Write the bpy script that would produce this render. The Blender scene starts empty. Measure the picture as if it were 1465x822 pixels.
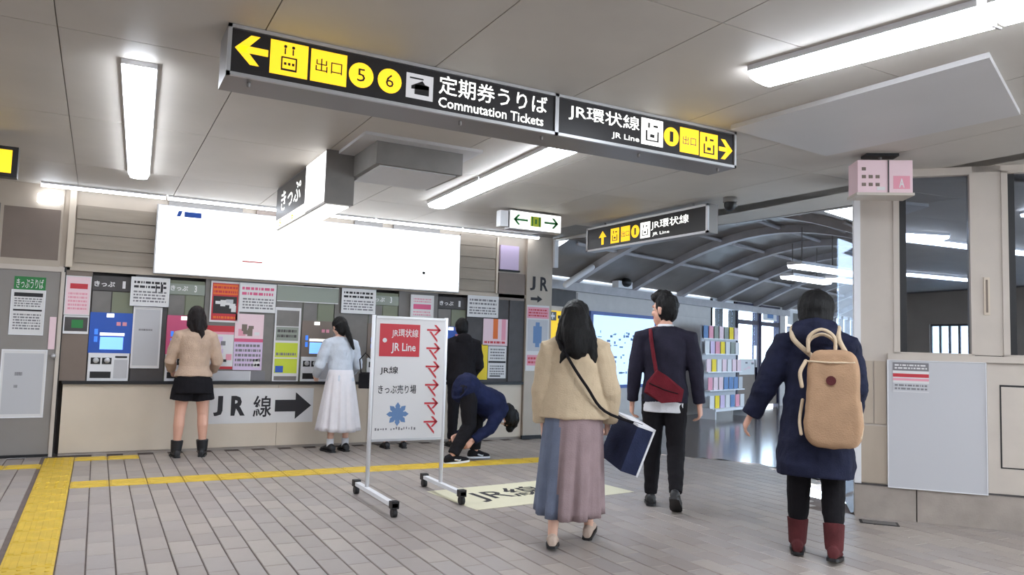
import bpy, bmesh, math, random
from mathutils import Vector, Matrix, noise
random.seed(7)
S = bpy.context.scene
COL = S.collection
PI = math.pi

# ------------------------------------------------------------------ camera
cam_d = bpy.data.cameras.new('camera')
cam_d.sensor_width = 36.0
cam_d.lens = 26.66
cam_d.clip_start = 0.05
cam_d.clip_end = 300
cam = bpy.data.objects.new('camera', cam_d)
COL.objects.link(cam)
cam.matrix_world = Matrix(((0.8773, -0.0616, -0.4759, 0.0), (-0.4789, -0.0509, -0.8764, 0.0), (0.0298, 0.9968, -0.0742, 1.32), (0, 0, 0, 1)))
S.camera = cam

# ------------------------------------------------------------------ sky and exposure
w = bpy.data.worlds.new('sky')
S.world = w
w.use_nodes = True
bg = w.node_tree.nodes['Background']
bg.inputs[0].default_value = (0.82, 0.92, 1.0, 1)
bg.inputs[1].default_value = 7.0
S.view_settings.view_transform = 'Standard'
S.view_settings.look = 'None'
S.view_settings.gamma = 1
S.view_settings.use_curve_mapping = False
S.view_settings.exposure = 0.2
S.cycles.max_bounces = 6
S.cycles.diffuse_bounces = 4
TUBE = 26.0            # ceiling lamp emission

# ------------------------------------------------------------------ materials
def c(r, g, b):
    f = lambda v: (v/255/12.92) if v <= 10 else ((v/255+0.055)/1.055)**2.4
    return (f(r), f(g), f(b), 1)

MATS = {}
def mat(name, rgb, rough=0.6, metal=0.0, var=0.0, scale=6.0, bump=0.0, bscale=60.0, emit=0.0, spec=0.5, stretch=None):
    if name in MATS: return MATS[name]
    m = bpy.data.materials.new(name); m.use_nodes = True
    n = m.node_tree.nodes; L = m.node_tree.links
    b = n['Principled BSDF']
    col = c(*rgb)
    b.inputs['Base Color'].default_value = col
    b.inputs['Roughness'].default_value = rough
    b.inputs['Metallic'].default_value = metal
    b.inputs['Specular IOR Level'].default_value = spec
    if var or bump:
        tc = n.new('ShaderNodeTexCoord')
        src = tc.outputs['Object']
        if stretch:
            mp = n.new('ShaderNodeMapping'); mp.inputs['Scale'].default_value = stretch
            L.new(src, mp.inputs[0]); src = mp.outputs[0]
    if var:
        t = n.new('ShaderNodeTexNoise'); t.inputs['Scale'].default_value = scale; t.inputs['Detail'].default_value = 5
        L.new(src, t.inputs[0])
        r = n.new('ShaderNodeValToRGB')
        r.color_ramp.elements[0].position = 0.3; r.color_ramp.elements[1].position = 0.7
        r.color_ramp.elements[0].color = tuple(v*(1-var) for v in col[:3])+(1,)
        r.color_ramp.elements[1].color = tuple(min(1, v*(1+var)) for v in col[:3])+(1,)
        L.new(t.outputs[0], r.inputs[0]); L.new(r.outputs[0], b.inputs['Base Color'])
    if bump:
        t2 = n.new('ShaderNodeTexNoise'); t2.inputs['Scale'].default_value = bscale; t2.inputs['Detail'].default_value = 3
        L.new(src, t2.inputs[0])
        bp = n.new('ShaderNodeBump'); bp.inputs['Strength'].default_value = bump; bp.inputs['Distance'].default_value = 0.01
        L.new(t2.outputs[0], bp.inputs['Height']); L.new(bp.outputs[0], b.inputs['Normal'])
    if emit:
        b.inputs['Emission Color'].default_value = col
        b.inputs['Emission Strength'].default_value = emit
    MATS[name] = m
    return m

def glass_mat(name, tint, refl, rough=0.01):
    m = bpy.data.materials.new(name); m.use_nodes = True
    n = m.node_tree.nodes; L = m.node_tree.links
    n.remove(n['Principled BSDF'])
    g = n.new('ShaderNodeBsdfGlossy'); g.inputs['Roughness'].default_value = rough; g.inputs['Color'].default_value = (0.8, 0.88, 1, 1)
    t = n.new('ShaderNodeBsdfTransparent'); t.inputs['Color'].default_value = tint
    x = n.new('ShaderNodeMixShader'); x.inputs[0].default_value = refl
    L.new(t.outputs[0], x.inputs[1]); L.new(g.outputs[0], x.inputs[2]); L.new(x.outputs[0], n['Material Output'].inputs[0])
    MATS[name] = m
    return m

M = mat
M('lamp_white', (238, 245, 255), emit=TUBE, rough=0.4)
M('lamp_strip', (238, 245, 255), emit=9.0, rough=0.4)
M('lamp_soft', (238, 245, 255), emit=6.0, rough=0.4)
M('board_lit', (250, 250, 250), emit=1.5, rough=0.4)
M('sign_lit_white', (250, 250, 245), emit=1.0)
M('sign_lit_yellow', (244, 200, 34), emit=0.85)
M('sign_lit_yellow_dim', (232, 190, 30), emit=0.6)
M('sign_grey_lit', (196, 194, 196), emit=0.45)
M('sign_black', (30, 27, 30), rough=0.35)
M('sign_navy', (26, 28, 60), rough=0.35)
M('steel', (190, 190, 192), rough=0.35, metal=0.7)
M('steel_dark', (132, 128, 126), rough=0.4, metal=0.3)
M('white', (225, 225, 228), rough=0.5)
M('paper', (216, 214, 214), rough=0.7)
M('paper_grey', (188, 188, 192), rough=0.7)
M('ink', (40, 38, 42), rough=0.7)
M('ink_grey', (120, 118, 122), rough=0.7)
M('black', (20, 19, 22), rough=0.5)
M('dark_grey', (72, 68, 68), rough=0.6, var=0.15)
M('mid_grey', (118, 114, 110), rough=0.6, var=0.1)
M('ceiling_paint', (186, 180, 172), rough=0.55, var=0.06, scale=1.5, bump=0.05, bscale=200)
M('ceiling_light_panel', (190, 188, 188), rough=0.5, var=0.03, scale=2)
M('wall_beige', (178, 165, 150), rough=0.5, var=0.06, scale=3)
M('siding', (146, 134, 120), rough=0.5, var=0.08, scale=3, stretch=(1, 1, 8))
M('brown_panel', (120, 106, 96), rough=0.5, var=0.08, scale=3)
M('door_grey', (136, 130, 126), rough=0.5, var=0.05, scale=3)
M('counter_cream', (206, 192, 174), rough=0.5, var=0.05, scale=2)
M('kiosk_beige', (192, 182, 172), rough=0.5, var=0.06, scale=3)
M('kiosk_wood', (176, 162, 146), rough=0.55, var=0.1, scale=4, stretch=(1, 1, 0.2))
M('concrete', (158, 148, 140), rough=0.8, var=0.12, scale=6, bump=0.2, bscale=80)
M('grout', (104, 92, 88), rough=0.9, var=0.15, scale=10)
for i, t in enumerate(((158, 148, 141), (151, 141, 135), (164, 154, 146), (156, 147, 142))):
    M('paver_%d' % i, t, rough=0.42, var=0.07, scale=5, bump=0.06, bscale=90)
M('tactile_yellow', (206, 172, 52), rough=0.5, var=0.14, scale=8)
M('polished_floor', (104, 94, 92), rough=0.14, var=0.14, scale=1.2, bump=0.02, bscale=6)
M('vault_grey', (112, 104, 98), rough=0.35, var=0.2, scale=2)
M('vault_rib', (170, 166, 168), rough=0.4, var=0.1)
M('corridor_wall', (188, 182, 178), rough=0.5, var=0.05)
M('blue_frame', (60, 86, 150), rough=0.4)
M('ground_pale', (200, 200, 204), rough=0.8)
M('red', (190, 44, 56), rough=0.5)
M('pink', (222, 150, 166), rough=0.6)
M('pale_pink', (228, 200, 206), rough=0.6)
M('deep_pink', (208, 90, 128), rough=0.6)
M('lilac', (206, 186, 214), rough=0.6)
M('green', (40, 122, 62), rough=0.5)
M('lime', (196, 210, 60), rough=0.6)
M('olive', (120, 124, 104), rough=0.6)
M('grey_green', (140, 146, 136), rough=0.6)
M('machine_blue', (38, 84, 176), rough=0.35)
M('screen_blue', (120, 176, 255), emit=1.0)
M('screen_cyan', (60, 120, 220), emit=0.6)
M('orange', (222, 110, 40), rough=0.6)
M('yellow_print', (236, 206, 40), rough=0.6)
M('wood_tan', (196, 172, 140), rough=0.6)
M('logo_blue', (96, 128, 172), rough=0.6)
M('skin', (214, 164, 142), rough=0.5, var=0.04, scale=8)
M('skin_pale', (222, 178, 156), rough=0.5, var=0.04, scale=8)
M('hair_black', (11, 9, 10), spec=0.25, rough=0.5, bump=0.7, bscale=70, stretch=(4, 4, 0.35))
M('hair_brown', (24, 16, 16), spec=0.25, rough=0.5, bump=0.7, bscale=70, stretch=(4, 4, 0.35))
M('eye_white', (230, 228, 224), rough=0.2)
M('iris', (36, 26, 22), rough=0.2)
M('lip', (180, 100, 96), rough=0.4)
def cloth(name, rgb, var=0.1, bump=0.35): return M(name, rgb, rough=0.85, var=var, scale=9, bump=bump, bscale=120, spec=0.2)
cloth('sweater_beige', (192, 166, 146), 0.12, 0.8); cloth('black_cloth', (24, 22, 26)); cloth('cardigan_grey', (196, 202, 212))
cloth('skirt_white', (222, 218, 222), 0.04); cloth('jacket_tan', (198, 178, 150), 0.06); cloth('skirt_mauve', (148, 128, 130), 0.1)
cloth('skirt_lighting_tone', (110, 118, 138), 0.12); cloth('blazer_navy', (40, 38, 52), 0.2); cloth('coat_navy', (30, 33, 54), 0.25)
cloth('navy', (24, 30, 60), 0.25); cloth('bag_red', (104, 30, 40), 0.2); cloth('pack_tan', (166, 134, 106), 0.1)
cloth('strap_tan', (196, 176, 150)); cloth('boot_red', (84, 40, 42), 0.25); cloth('tote_navy', (38, 44, 70), 0.2)
cloth('shirt_white', (220, 220, 224), 0.03); cloth('shoe_beige', (190, 170, 156)); cloth('legging', (22, 20, 24)); cloth('fleece_dark', (28, 26, 30), 0.2, 1.0)
glass_mat('glass_dark', (0.25, 0.3, 0.4, 1), 0.35)
glass_mat('glass_clear', (0.86, 0.93, 1.0, 1), 0.08)

# ------------------------------------------------------------------ mesh helpers
class MB:
    def __init__(s): s.v = []; s.f = []; s.m = []; s.sm = []
    def quad(s, pts, m=0, smooth=False):
        i = len(s.v); s.v += [tuple(p) for p in pts]; s.f.append(tuple(range(i, i+len(pts)))); s.m.append(m); s.sm.append(smooth); return s
    def box(s, x0, x1, y0, y1, z0, z1, m=0, T=None):
        P = [Vector(p) for p in ((x0,y0,z0),(x1,y0,z0),(x1,y1,z0),(x0,y1,z0),(x0,y0,z1),(x1,y0,z1),(x1,y1,z1),(x0,y1,z1))]
        if T is not None: P = [T @ p for p in P]
        i = len(s.v); s.v += [tuple(p) for p in P]
        for f in ((3,2,1,0),(4,5,6,7),(0,1,5,4),(1,2,6,5),(2,3,7,6),(3,0,4,7)):
            s.f.append(tuple(i+k for k in f)); s.m.append(m); s.sm.append(False)
        return s
    def cbox(s, x0, x1, y0, y1, z0, z1, ch, m=0):     # chamfered on the four vertical sides' top edge
        P = [(x0,y0,z0),(x1,y0,z0),(x1,y1,z0),(x0,y1,z0),(x0,y0,z1-ch),(x1,y0,z1-ch),(x1,y1,z1-ch),(x0,y1,z1-ch),
             (x0+ch,y0+ch,z1),(x1-ch,y0+ch,z1),(x1-ch,y1-ch,z1),(x0+ch,y1-ch,z1)]
        i = len(s.v); s.v += P
        for f in ((0,1,5,4),(1,2,6,5),(2,3,7,6),(3,0,4,7),(4,5,9,8),(5,6,10,9),(6,7,11,10),(7,4,8,11),(8,9,10,11)):
            s.f.append(tuple(i+k for k in f)); s.m.append(m); s.sm.append(False)
        return s
    def rings(s, R, m=0, cap=True, smooth=True):
        n = len(R[0]); i = len(s.v)
        for r in R: s.v += [tuple(p) for p in r]
        for a in range(len(R)-1):
            for k in range(n):
                k2 = (k+1) % n
                s.f.append((i+a*n+k, i+a*n+k2, i+(a+1)*n+k2, i+(a+1)*n+k)); s.m.append(m); s.sm.append(smooth)
        if cap:
            s.f.append(tuple(i+k for k in reversed(range(n)))); s.m.append(m); s.sm.append(False)
            j = i+(len(R)-1)*n
            s.f.append(tuple(j+k for k in range(n))); s.m.append(m); s.sm.append(False)
        return s
    def tube(s, pts, rad, n=10, m=0, round_ends=True, flat=None):
        pts = [Vector(p) for p in pts]
        if not hasattr(rad, '__len__'): rad = [rad]*len(pts)
        t0 = (pts[1]-pts[0]).normalized()
        ref = Vector((1, 0, 0)) if abs(t0.x) < 0.8 else Vector((0, 1, 0))
        u = t0.cross(ref).normalized()
        R = []
        def ring(p, t, r):
            nonlocal u
            u = (u - t*u.dot(t))
            u = u.normalized() if u.length > 1e-6 else t.orthogonal().normalized()
            vv = t.cross(u)
            R.append([p + (u*math.cos(2*PI*k/n) + vv*math.sin(2*PI*k/n))*r for k in range(n)])
        N = len(pts)
        for i in range(N):
            a = pts[i]-pts[i-1] if i > 0 else pts[1]-pts[0]
            b = pts[i+1]-pts[i] if i < N-1 else a
            t = a.normalized()+b.normalized()
            t = t.normalized() if t.length > 1e-6 else a.normalized()
            if i == 0 and round_ends:
                for q in (80, 50, 25): ring(pts[0]-t*rad[0]*math.sin(math.radians(q)), t, rad[0]*math.cos(math.radians(q)))
            ring(pts[i], t, rad[i])
            if i == N-1 and round_ends:
                for q in (25, 50, 80): ring(pts[-1]+t*rad[-1]*math.sin(math.radians(q)), t, rad[-1]*math.cos(math.radians(q)))
        return s.rings(R, m)
    def ell(s, ce, rx, ry, rz, Rm=None, n=16, k=10, m=0):
        R = []
        for a in range(1, k):
            th = PI*a/k
            ring = []
            for b in range(n):
                ph = 2*PI*b/n
                p = Vector((rx*math.sin(th)*math.cos(ph), ry*math.sin(th)*math.sin(ph), -rz*math.cos(th)))
                if Rm is not None: p = Rm @ p
                ring.append(Vector(ce)+p)
            R.append(ring)
        return s.rings(R, m)
    def prism(s, poly, y0, y1, m=0):    # polygon in xz, front at y0 (facing -y), CCW seen from -y
        n = len(poly)
        R = [[(x, y0, z) for x, z in poly], [(x, y1, z) for x, z in poly]]
        s.rings(R, m, True, False); return s
    def mesh(s, name, mats):
        me = bpy.data.meshes.new(name)
        me.from_pydata(s.v, [], s.f)
        for x in mats: me.materials.append(MATS[x] if isinstance(x, str) else x)
        me.polygons.foreach_set('material_index', s.m)
        me.polygons.foreach_set('use_smooth', s.sm)
        bm = bmesh.new(); bm.from_mesh(me); bmesh.ops.recalc_face_normals(bm, faces=bm.faces) if s.fix else None
        bm.to_mesh(me); bm.free()
        me.update()
        return me
    fix = True
    def build(s, name, mats, parent=None, loc=(0,0,0), rz=0):
        if not isinstance(mats, (list, tuple)): mats = [mats]
        return link(name, s.mesh(name, mats), parent, loc, rz)

def link(name, me, parent=None, loc=(0,0,0), rz=0):
    o = bpy.data.objects.new(name, me); COL.objects.link(o)
    o.location = loc; o.rotation_euler = (0, 0, rz)
    if parent: o.parent = parent
    return o
def tag(o, label, cat, group=None, kind=None):
    o['label'] = label; o['category'] = cat
    if group: o['group'] = group
    if kind: o['kind'] = kind
    return o
def thing(name, label, cat, loc=(0,0,0), rz=0, group=None):
    return tag(link(name, None, None, loc, rz), label, cat, group)
def struct(o, label=None, cat=None):
    o['kind'] = 'structure'
    if label: o['label'] = label
    if cat: o['category'] = cat
    return o

def curve(pts, n=5):
    P = [Vector(p) for p in pts]; P = [P[0]*2-P[1]]+P+[P[-1]*2-P[-2]]; out = []
    for i in range(1, len(P)-2):
        for k in range(n):
            t = k/n; a, b, c_, d = P[i-1:i+3]
            out.append(0.5*(2*b+(c_-a)*t+(2*a-5*b+4*c_-d)*t*t+(3*b-a-3*c_+d)*t**3))
    return out+[P[-2]]
_tc = {}
def text_mesh(body, bold=0.0):
    k = (body, bold)
    if k in _tc: return _tc[k]
    cu = bpy.data.curves.new('lettering', 'FONT'); cu.body = body; cu.offset = bold; cu.resolution_u = 2
    o = bpy.data.objects.new('lettering', cu); COL.objects.link(o)
    bpy.context.view_layer.update()
    dg = bpy.context.evaluated_depsgraph_get()
    me = bpy.data.meshes.new_from_object(o.evaluated_get(dg), depsgraph=dg)
    V = [v.co.copy() for v in me.vertices]; F = [tuple(p.vertices) for p in me.polygons]
    bpy.data.objects.remove(o); bpy.data.curves.remove(cu); bpy.data.meshes.remove(me)
    x0 = min(v.x for v in V); x1 = max(v.x for v in V); y0 = min(v.y for v in V); y1 = max(v.y for v in V)
    _tc[k] = ([((v.x-x0)/(x1-x0), (v.y-y0)/(y1-y0)) for v in V], F)
    return _tc[k]
def text(parent, body, x0, z0, x1, z1, y, m, bold=0.02, name='lettering'):
    V, F = text_mesh(body, bold)
    mb = MB(); mb.fix = False
    mb.v = [(x0+a*(x1-x0), y, z0+b*(z1-z0)) for a, b in V]; mb.f = F; mb.m = [0]*len(F); mb.sm = [False]*len(F)
    return mb.build(name, m, parent)

def arrow_poly(cx, cz, w, h, th, d='left'):
    # chevron-headed arrow pointing left, as two polygons (shaft, head), in xz
    sgn = -1 if d == 'left' else 1
    sh = [(cx-sgn*w/2, cz-th/2), (cx+sgn*(w/2-th*0.6), cz-th/2), (cx+sgn*(w/2-th*0.6), cz+th/2), (cx-sgn*w/2, cz+th/2)]
    tip = cx+sgn*w/2; k = th*1.25
    hd = [(tip, cz), (tip-sgn*h*0.5, cz+h/2), (tip-sgn*h*0.5-sgn*k, cz+h/2), (tip-sgn*k*1.2, cz), (tip-sgn*h*0.5-sgn*k, cz-h/2), (tip-sgn*h*0.5, cz-h/2)]
    return sh, hd
def add_arrow(mb, cx, cz, w, h, th, d, y, t=0.002, m=0):
    for pl in arrow_poly(cx, cz, w, h, th, d):
        mb.prism(pl, y-t, y, m)
    return mb
def rot_xz(poly, cx, cz, ang):
    ca, sa = math.cos(ang), math.sin(ang)
    return [(cx+(x-cx)*ca-(z-cz)*sa, cz+(x-cx)*sa+(z-cz)*ca) for x, z in poly]

# wall frames: origin, direction along the wall; local -y points out of the wall
class Frame:
    def __init__(s, ox, oy, ang): s.o = Vector((ox, oy, 0)); s.a = ang; s.u = Vector((math.cos(ang), math.sin(ang), 0)); s.n = Vector((math.sin(ang), -math.cos(ang), 0))
    def at(s, u, out=0, z=0): return s.o + s.u*u + s.n*out + Vector((0, 0, z))
YW = 9.38
FT = Frame(0, YW, 0)                                       # ticket wall
FC = Frame(0, 9.34, 0)                                     # pillar beside it
FK = Frame(5.54, 4.2, math.atan2(-0.747, 0.664))           # kiosk wall on the right
FD = Frame(6.6, 10.44, math.atan2(0.336, 0.942))           # far corridor wall

def sheet(name, fr, u0, u1, z0, z1, blocks, base='paper', th=0.006, out=0.0, border=None, label=None, cat='notice', group=None, parent=None):
    """flat printed board: base slab, printed rectangles and lines of print in fractions of its size"""
    wd, ht = u1-u0, z1-z0
    mb = MB(); names = [base]
    def mi(m):
        if m not in names: names.append(m)
        return names.index(m)
    mb.box(-wd/2, wd/2, -th, 0, 0, ht)
    lay = [0]
    def rect(a, b, cc, d, m):
        lay[0] += 1
        y = -th-0.0004-0.00012*lay[0]
        X0, X1, Z0, Z1 = -wd/2+a*wd, -wd/2+cc*wd, b*ht, d*ht
        mb.quad([(X0, y, Z0), (X1, y, Z0), (X1, y, Z1), (X0, y, Z1)], mi(m))
    if border:
        bw = border[1]
        for X0, X1, Z0, Z1 in ((-wd/2-bw, wd/2+bw, -bw, 0), (-wd/2-bw, wd/2+bw, ht, ht+bw), (-wd/2-bw, -wd/2, 0, ht), (wd/2, wd/2+bw, 0, ht)):
            mb.box(X0, X1, -th-0.006, 0, Z0, Z1, mi(border[0]))
    for bl in blocks:
        if bl[0] == 'L':       # lines of print
            _, a, b, cc, d, n, m = bl
            rh = (d-b)/n
            for r in range(n):
                x = a
                z = b + r*rh
                while x < cc-0.02:
                    l = random.uniform(0.03, 0.16)*(cc-a)
                    rect(x, z+rh*0.22, min(cc, x+l), z+rh*0.75, m)
                    lay[0] -= 1
                    x += l+0.03*(cc-a)
        elif bl[0] == 'B':     # scattered picture blocks
            _, a, b, cc, d, n, ms = bl
            for r in range(n):
                x = random.uniform(a, cc-0.15); z = random.uniform(b, d-0.1)
                rect(x, z, min(cc, x+random.uniform(0.1, 0.3)), min(d, z+random.uniform(0.05, 0.18)), random.choice(ms))
        else:
            rect(*bl)
    mb.fix = False
    o = mb.build(name, names, parent, fr.at((u0+u1)/2, out, z0), fr.a)
    if label: tag(o, label, cat, group)
    return o

# ------------------------------------------------------------------ floor
fl = MB().box(-8, 5.9, -7, 9.9, -0.12, -0.008).box(5.9, 9, -3, 4.6, -0.12, -0.008)
floor = struct(fl.build('floor', 'grout'))
# polished floor of the passage beyond
pf = MB()
poly = [(5.72, 9.2), (6.38, 7.35), (6.95, 6.55), (6.6, 5.2), (5.62, 4.3), (9.5, 3.5), (26, 9), (26, 19), (5.72, 10.6)]
i0 = len(pf.v)
pf.rings([[(x, y, -0.1) for x, y in poly], [(x, y, 0.0) for x, y in poly]], 0, True, False)
pf.build('polished_floor', 'polished_floor', floor)
def in_poly(x, y, P):
    r = False
    for i in range(len(P)):
        (xa, ya), (xb, yb) = P[i], P[i-1]
        if (ya > y) != (yb > y) and x < (xb-xa)*(y-ya)/(yb-ya)+xa: r = not r
    return r
CAMP = Vector((0, 0, 1.32))
camI = cam.matrix_world.inverted()
def px(p):
    q = camI @ Vector(p)
    return (732.5+1085*q.x/-q.z, 411-1085*q.y/-q.z, -q.z) if q.z < 0 else (-9999, -9999, 1)
TX0, TX1, TY0, TY1 = -0.40, -0.13, 7.45, 7.75
cells = []
PW, PL = 0.15, 0.30
for i in range(-30, 50):
    x = TX1+0.001+i*PW
    for j in range(-4, 34):
        y = (TY1 + (0.5*PL if i % 2 else 0) + (j-26)*PL)
        xc, yc = x+PW/2, y+PL/2
        if TX0-0.02 < xc < TX1 : continue
        spans = [(y, y+PL)]
        if xc > TX1:
            spans = []
            a, b = y, y+PL
            if a < TY0: spans.append((a, min(b, TY0)))
            if b > TY1: spans.append((max(a, TY1), b))
        for a, b in spans:
            if b-a < 0.04: continue
            yy = (a+b)/2
            if yy > YW-0.02 or yy < -1.5: continue
            if in_poly(xc, yy, poly) or xc > 6.9 or (xc > 5.75 and yy > 8.9): continue
            # under the kiosk
            q = Vector((xc-5.54, yy-4.2)); 
            if q.x*FK.n.x+q.y*FK.n.y < -0.02 and q.x*FK.u.x+q.y*FK.u.y > -0.3: continue
            cells.append((px((xc, yy, 0)), x, a, b))
def inview(p): return -20 < p[0] < 1485 and p[1] < 850
vis = sorted([q for q in cells if inview(q[0])], key=lambda q: q[0][2])
near = vis[:296]
farr = vis[296:] + [q for q in cells if not inview(q[0])]
pm = {}
for p, x, a, b in near:
    k = (round(b-a, 3), random.randrange(4))
    if k not in pm:
        mb = MB().cbox(0.004, PW-0.004, 0.0015, k[0]-0.0015, -0.02, 0.0, 0.003); pm[k] = mb.mesh('paver', ['paver_%d' % k[1]])
    o = link('paver', pm[k], floor, (x, a, random.uniform(-0.0012, 0.0012)))
mb = MB()
for p, x, a, b in farr: mb.cbox(x+0.004, x+PW-0.004, a+0.0015, b-0.0015, -0.02, 0.0, 0.003, random.randrange(4))
o = mb.build('paver_field', ['paver_0', 'paver_1', 'paver_2', 'paver_3'], floor); o['kind'] = 'stuff'
# yellow tactile paving
def tact(dot, w, l):
    mb = MB().cbox(0.003, w-0.003, 0.003, l-0.003, -0.02, 0.004, 0.003)
    if dot:
        for i in range(4):
            for j in range(4):
                cx_, cy_ = w*(i+0.5)/4, l*(j+0.5)/4
                mb.rings([[(cx_+r*math.cos(2*PI*k/6), cy_+r*math.sin(2*PI*k/6), z) for k in range(6)] for r, z in ((0.014, 0.004), (0.009, 0.009))])
    else:
        for i in range(4):
            cx_ = w*(i+0.5)/4
            mb.cbox(cx_-0.017, cx_+0.017, 0.02, l-0.02, 0.003, 0.009, 0.004)
    return mb.mesh('tactile_paver', ['tactile_yellow'])
tw = TX1-TX0
tm_y = tact(False, tw, 0.3); tm_dot = tact(True, tw, 0.3); tm_x = tact(False, 0.3, 0.3)
for j in range(18):
    y = TY1 - 0.3*12 + 0.3*j
    if y > 9.05: break
    link('tactile_paver', tm_dot if abs(y-TY0) < 0.1 or y < 5.0 or y > 8.6 else tm_y, floor, (TX0, y, 0))
for j in range(21):                              # line along the counter (bars along x)
    link('tactile_paver', tm_x, floor, (TX1+0.3*(j+1), TY0, 0), PI/2)
tm_thin = tact(False, 0.2, 0.3)
for j in range(2): link('tactile_paver', tm_thin, floor, (TX1+0.3*(j+1), 8.98, 0.0035), PI/2)
for j in range(10): link('tactile_paver', tm_thin, floor, (TX0-0.3*j, 8.62, 0.0035), PI/2)

# ------------------------------------------------------------------ ceiling
HC = 2.86
cp = [(-8, -7), (5.2, -7), (9, -3), (9, 4.9), (6.81, 5.11), (6.71, 6.75), (5.84, 9.55), (5.84, 10.0), (-8, 10.0)]
ce = MB().rings([[(x, y, HC+0.012) for x, y in cp], [(x, y, HC+0.16) for x, y in cp]], 0, True, False)
ceiling = struct(ce.build('ceiling', 'mid_grey'))
xs = [0.65+0.925*k for k in range(-8, 7)]; ys = [2.6+1.82*k for k in range(-5, 5)]
cpm = {}
for a in range(len(xs)-1):
    for b in range(len(ys)-1):
        x0, x1, y0, y1 = xs[a], xs[a+1], ys[b], min(ys[b+1], YW)
        if y1-y0 < 0.2: continue
        if not all(in_poly(x, y, cp) for x in (x0, x1) for y in (y0, y1)): continue
        k = round(y1-y0, 3)
        if k not in cpm:
            cpm[k] = MB().box(0.003, 0.922, 0.003, k-0.003, -0.0, 0.0125).mesh('ceiling_panel', ['ceiling_paint'])
        link('ceiling_panel', cpm[k], ceiling, (x0, y0, HC))
# remaining strip towards the passage and the pale panel by the kiosk
xr = max(x for x in xs if x <= 5.3)
st = [(xs[-1] if xs[-1] < 6.5 else xr, -3)]
rp = [(xs[-1]+0.003, 9.5), (xs[-1]+0.003, -3), (8.9, -3), (8.9, 4.85), (6.78, 5.09), (6.69, 6.74), (5.83, 9.5)]
if xs[-1] < 6.6:
    rp[0] = (min(xs[-1]+0.003, 5.8), 9.5)
    MB().rings([[(x, y, HC) for x, y in rp], [(x, y, HC+0.0125) for x, y in rp]], 0, True, False).build('ceiling_edge_panel', 'ceiling_paint', ceiling)
pp = [(3.72, 3.78), (3.86, 2.14), (4.94, 2.56), (4.83, 3.9)]
MB().rings([[(x, y, HC-0.03) for x, y in pp], [(x, y, HC+0.002) for x, y in pp]], 0, True, False).build('pale_ceiling_panel', 'ceiling_light_panel', ceiling)
# fascia at the edge of the hall ceiling, up to the vault
fa = [(5.84, 9.6), (6.71, 6.75), (6.81, 5.11), (9, 4.9)]
mb = MB()
for (xa, ya), (xb, yb) in zip(fa[:-1], fa[1:]):
    mb.quad([(xa, ya, HC), (xb, yb, HC), (xb, yb, HC+0.75), (xa, ya, HC+0.75)])
    d = Vector((yb-ya, -(xb-xa), 0)).normalized()*-0.08
    mb.quad([(xa+d.x, ya+d.y, HC), (xb+d.x, yb+d.y, HC), (xb+d.x, yb+d.y, HC+0.75), (xa+d.x, ya+d.y, HC+0.75)])
    mb.quad([(xa, ya, HC), (xb, yb, HC), (xb+d.x, yb+d.y, HC), (xa+d.x, ya+d.y, HC)])
struct(mb.build('trim_1', 'vault_grey'))

# ------------------------------------------------------------------ walls of the hall
# ticket wall: upper part, back of the machine recess, left part beside the door
mb = MB()
mb.box(-0.40, 5.31, YW+0.02, YW+0.3, 2.0, HC+0.1)
wall = struct(mb.build('wall_ticket', 'wall_beige'))
struct(MB().box(-8, -1.25, YW, YW+0.3, 0, HC+0.1).build('wall_beside_door', 'wall_beige'))
struct(MB().box(-1.25, -0.40, YW, YW+0.3, 1.99, HC+0.1).build('wall_above_door', 'wall_beige'))
struct(MB().box(-0.34, 5.31, YW+0.2, YW+0.3, 0, 2.0).build('wall_recess', 'dark_grey'))
struct(MB().box(-8.1, -8, -7, 9.7, 0, HC+0.1).build('wall_left', 'wall_beige'))
mb = MB()                                                  # back wall with windows, behind the viewer
wn = [(-5.2+0.0, 1.0), (-2.9, 1.0), (-0.6, 1.0), (1.7, 1.0)]
x = -8
for wx, ww in wn:
    mb.box(x, wx, -7.1, -7, 0, HC+0.1); mb.box(wx, wx+ww, -7.1, -7, 0, 0.9); mb.box(wx, wx+ww, -7.1, -7, 2.1, HC+0.1); x = wx+ww
mb.box(x, 9, -7.1, -7, 0, HC+0.1)
struct(mb.build('wall_back', 'wall_beige'))
for k, (wx, ww) in enumerate(wn):
    fr = MB().box(wx, wx+ww, -7.07, -7.03, 0.9, 0.95).box(wx, wx+ww, -7.07, -7.03, 2.05, 2.1)
    for q in range(5): fr.box(wx+ww*q/4-0.02, wx+ww*q/4+0.02, -7.07, -7.03, 0.95, 2.05)
    wo = struct(fr.build('window_%d' % (k+4), 'dark_grey'))
    MB().box(wx, wx+ww, -7.055, -7.045, 0.95, 2.05).build('pane', 'glass_clear', wo)
# horizontal siding boards (pieces of the upper wall)
def board(name, x0, x1, z0, z1, m, out=0.015, par=wall):
    return MB().cbox(0, x1-x0, 0, 0.001, 0, 0, 0.0).build(name, m, par) if False else MB().box(x0, x1, YW-out, YW+0.02, z0, z1).build(name, m, par)
for k in range(4):
    z = 2.05+k*0.158
    board('siding_board', -0.27, 0.50, z+0.004, z+0.154, 'siding', 0.004+0.006*(k % 2))
for k in range(5):
    z = 2.03+k*0.155
    board('siding_board', 4.27, 4.82, z+0.004, z+0.151, 'siding', 0.004+0.006*(k % 2))
board('wall_rail', -0.30, 5.31, 1.965, 2.015, 'wall_beige', 0.02)
board('pilaster', -0.345, -0.285, 2.0, HC, 'counter_cream', 0.025)
board('pilaster', 4.83, 4.855, 2.0, 2.80, 'counter_cream', 0.02)
board('upper_panel', -0.93, -0.42, 2.06, 2.60, 'brown_panel', 0.004)
board('upper_panel', -1.6, -0.96, 2.33, 2.62, 'mid_grey', 0.01)
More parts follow.
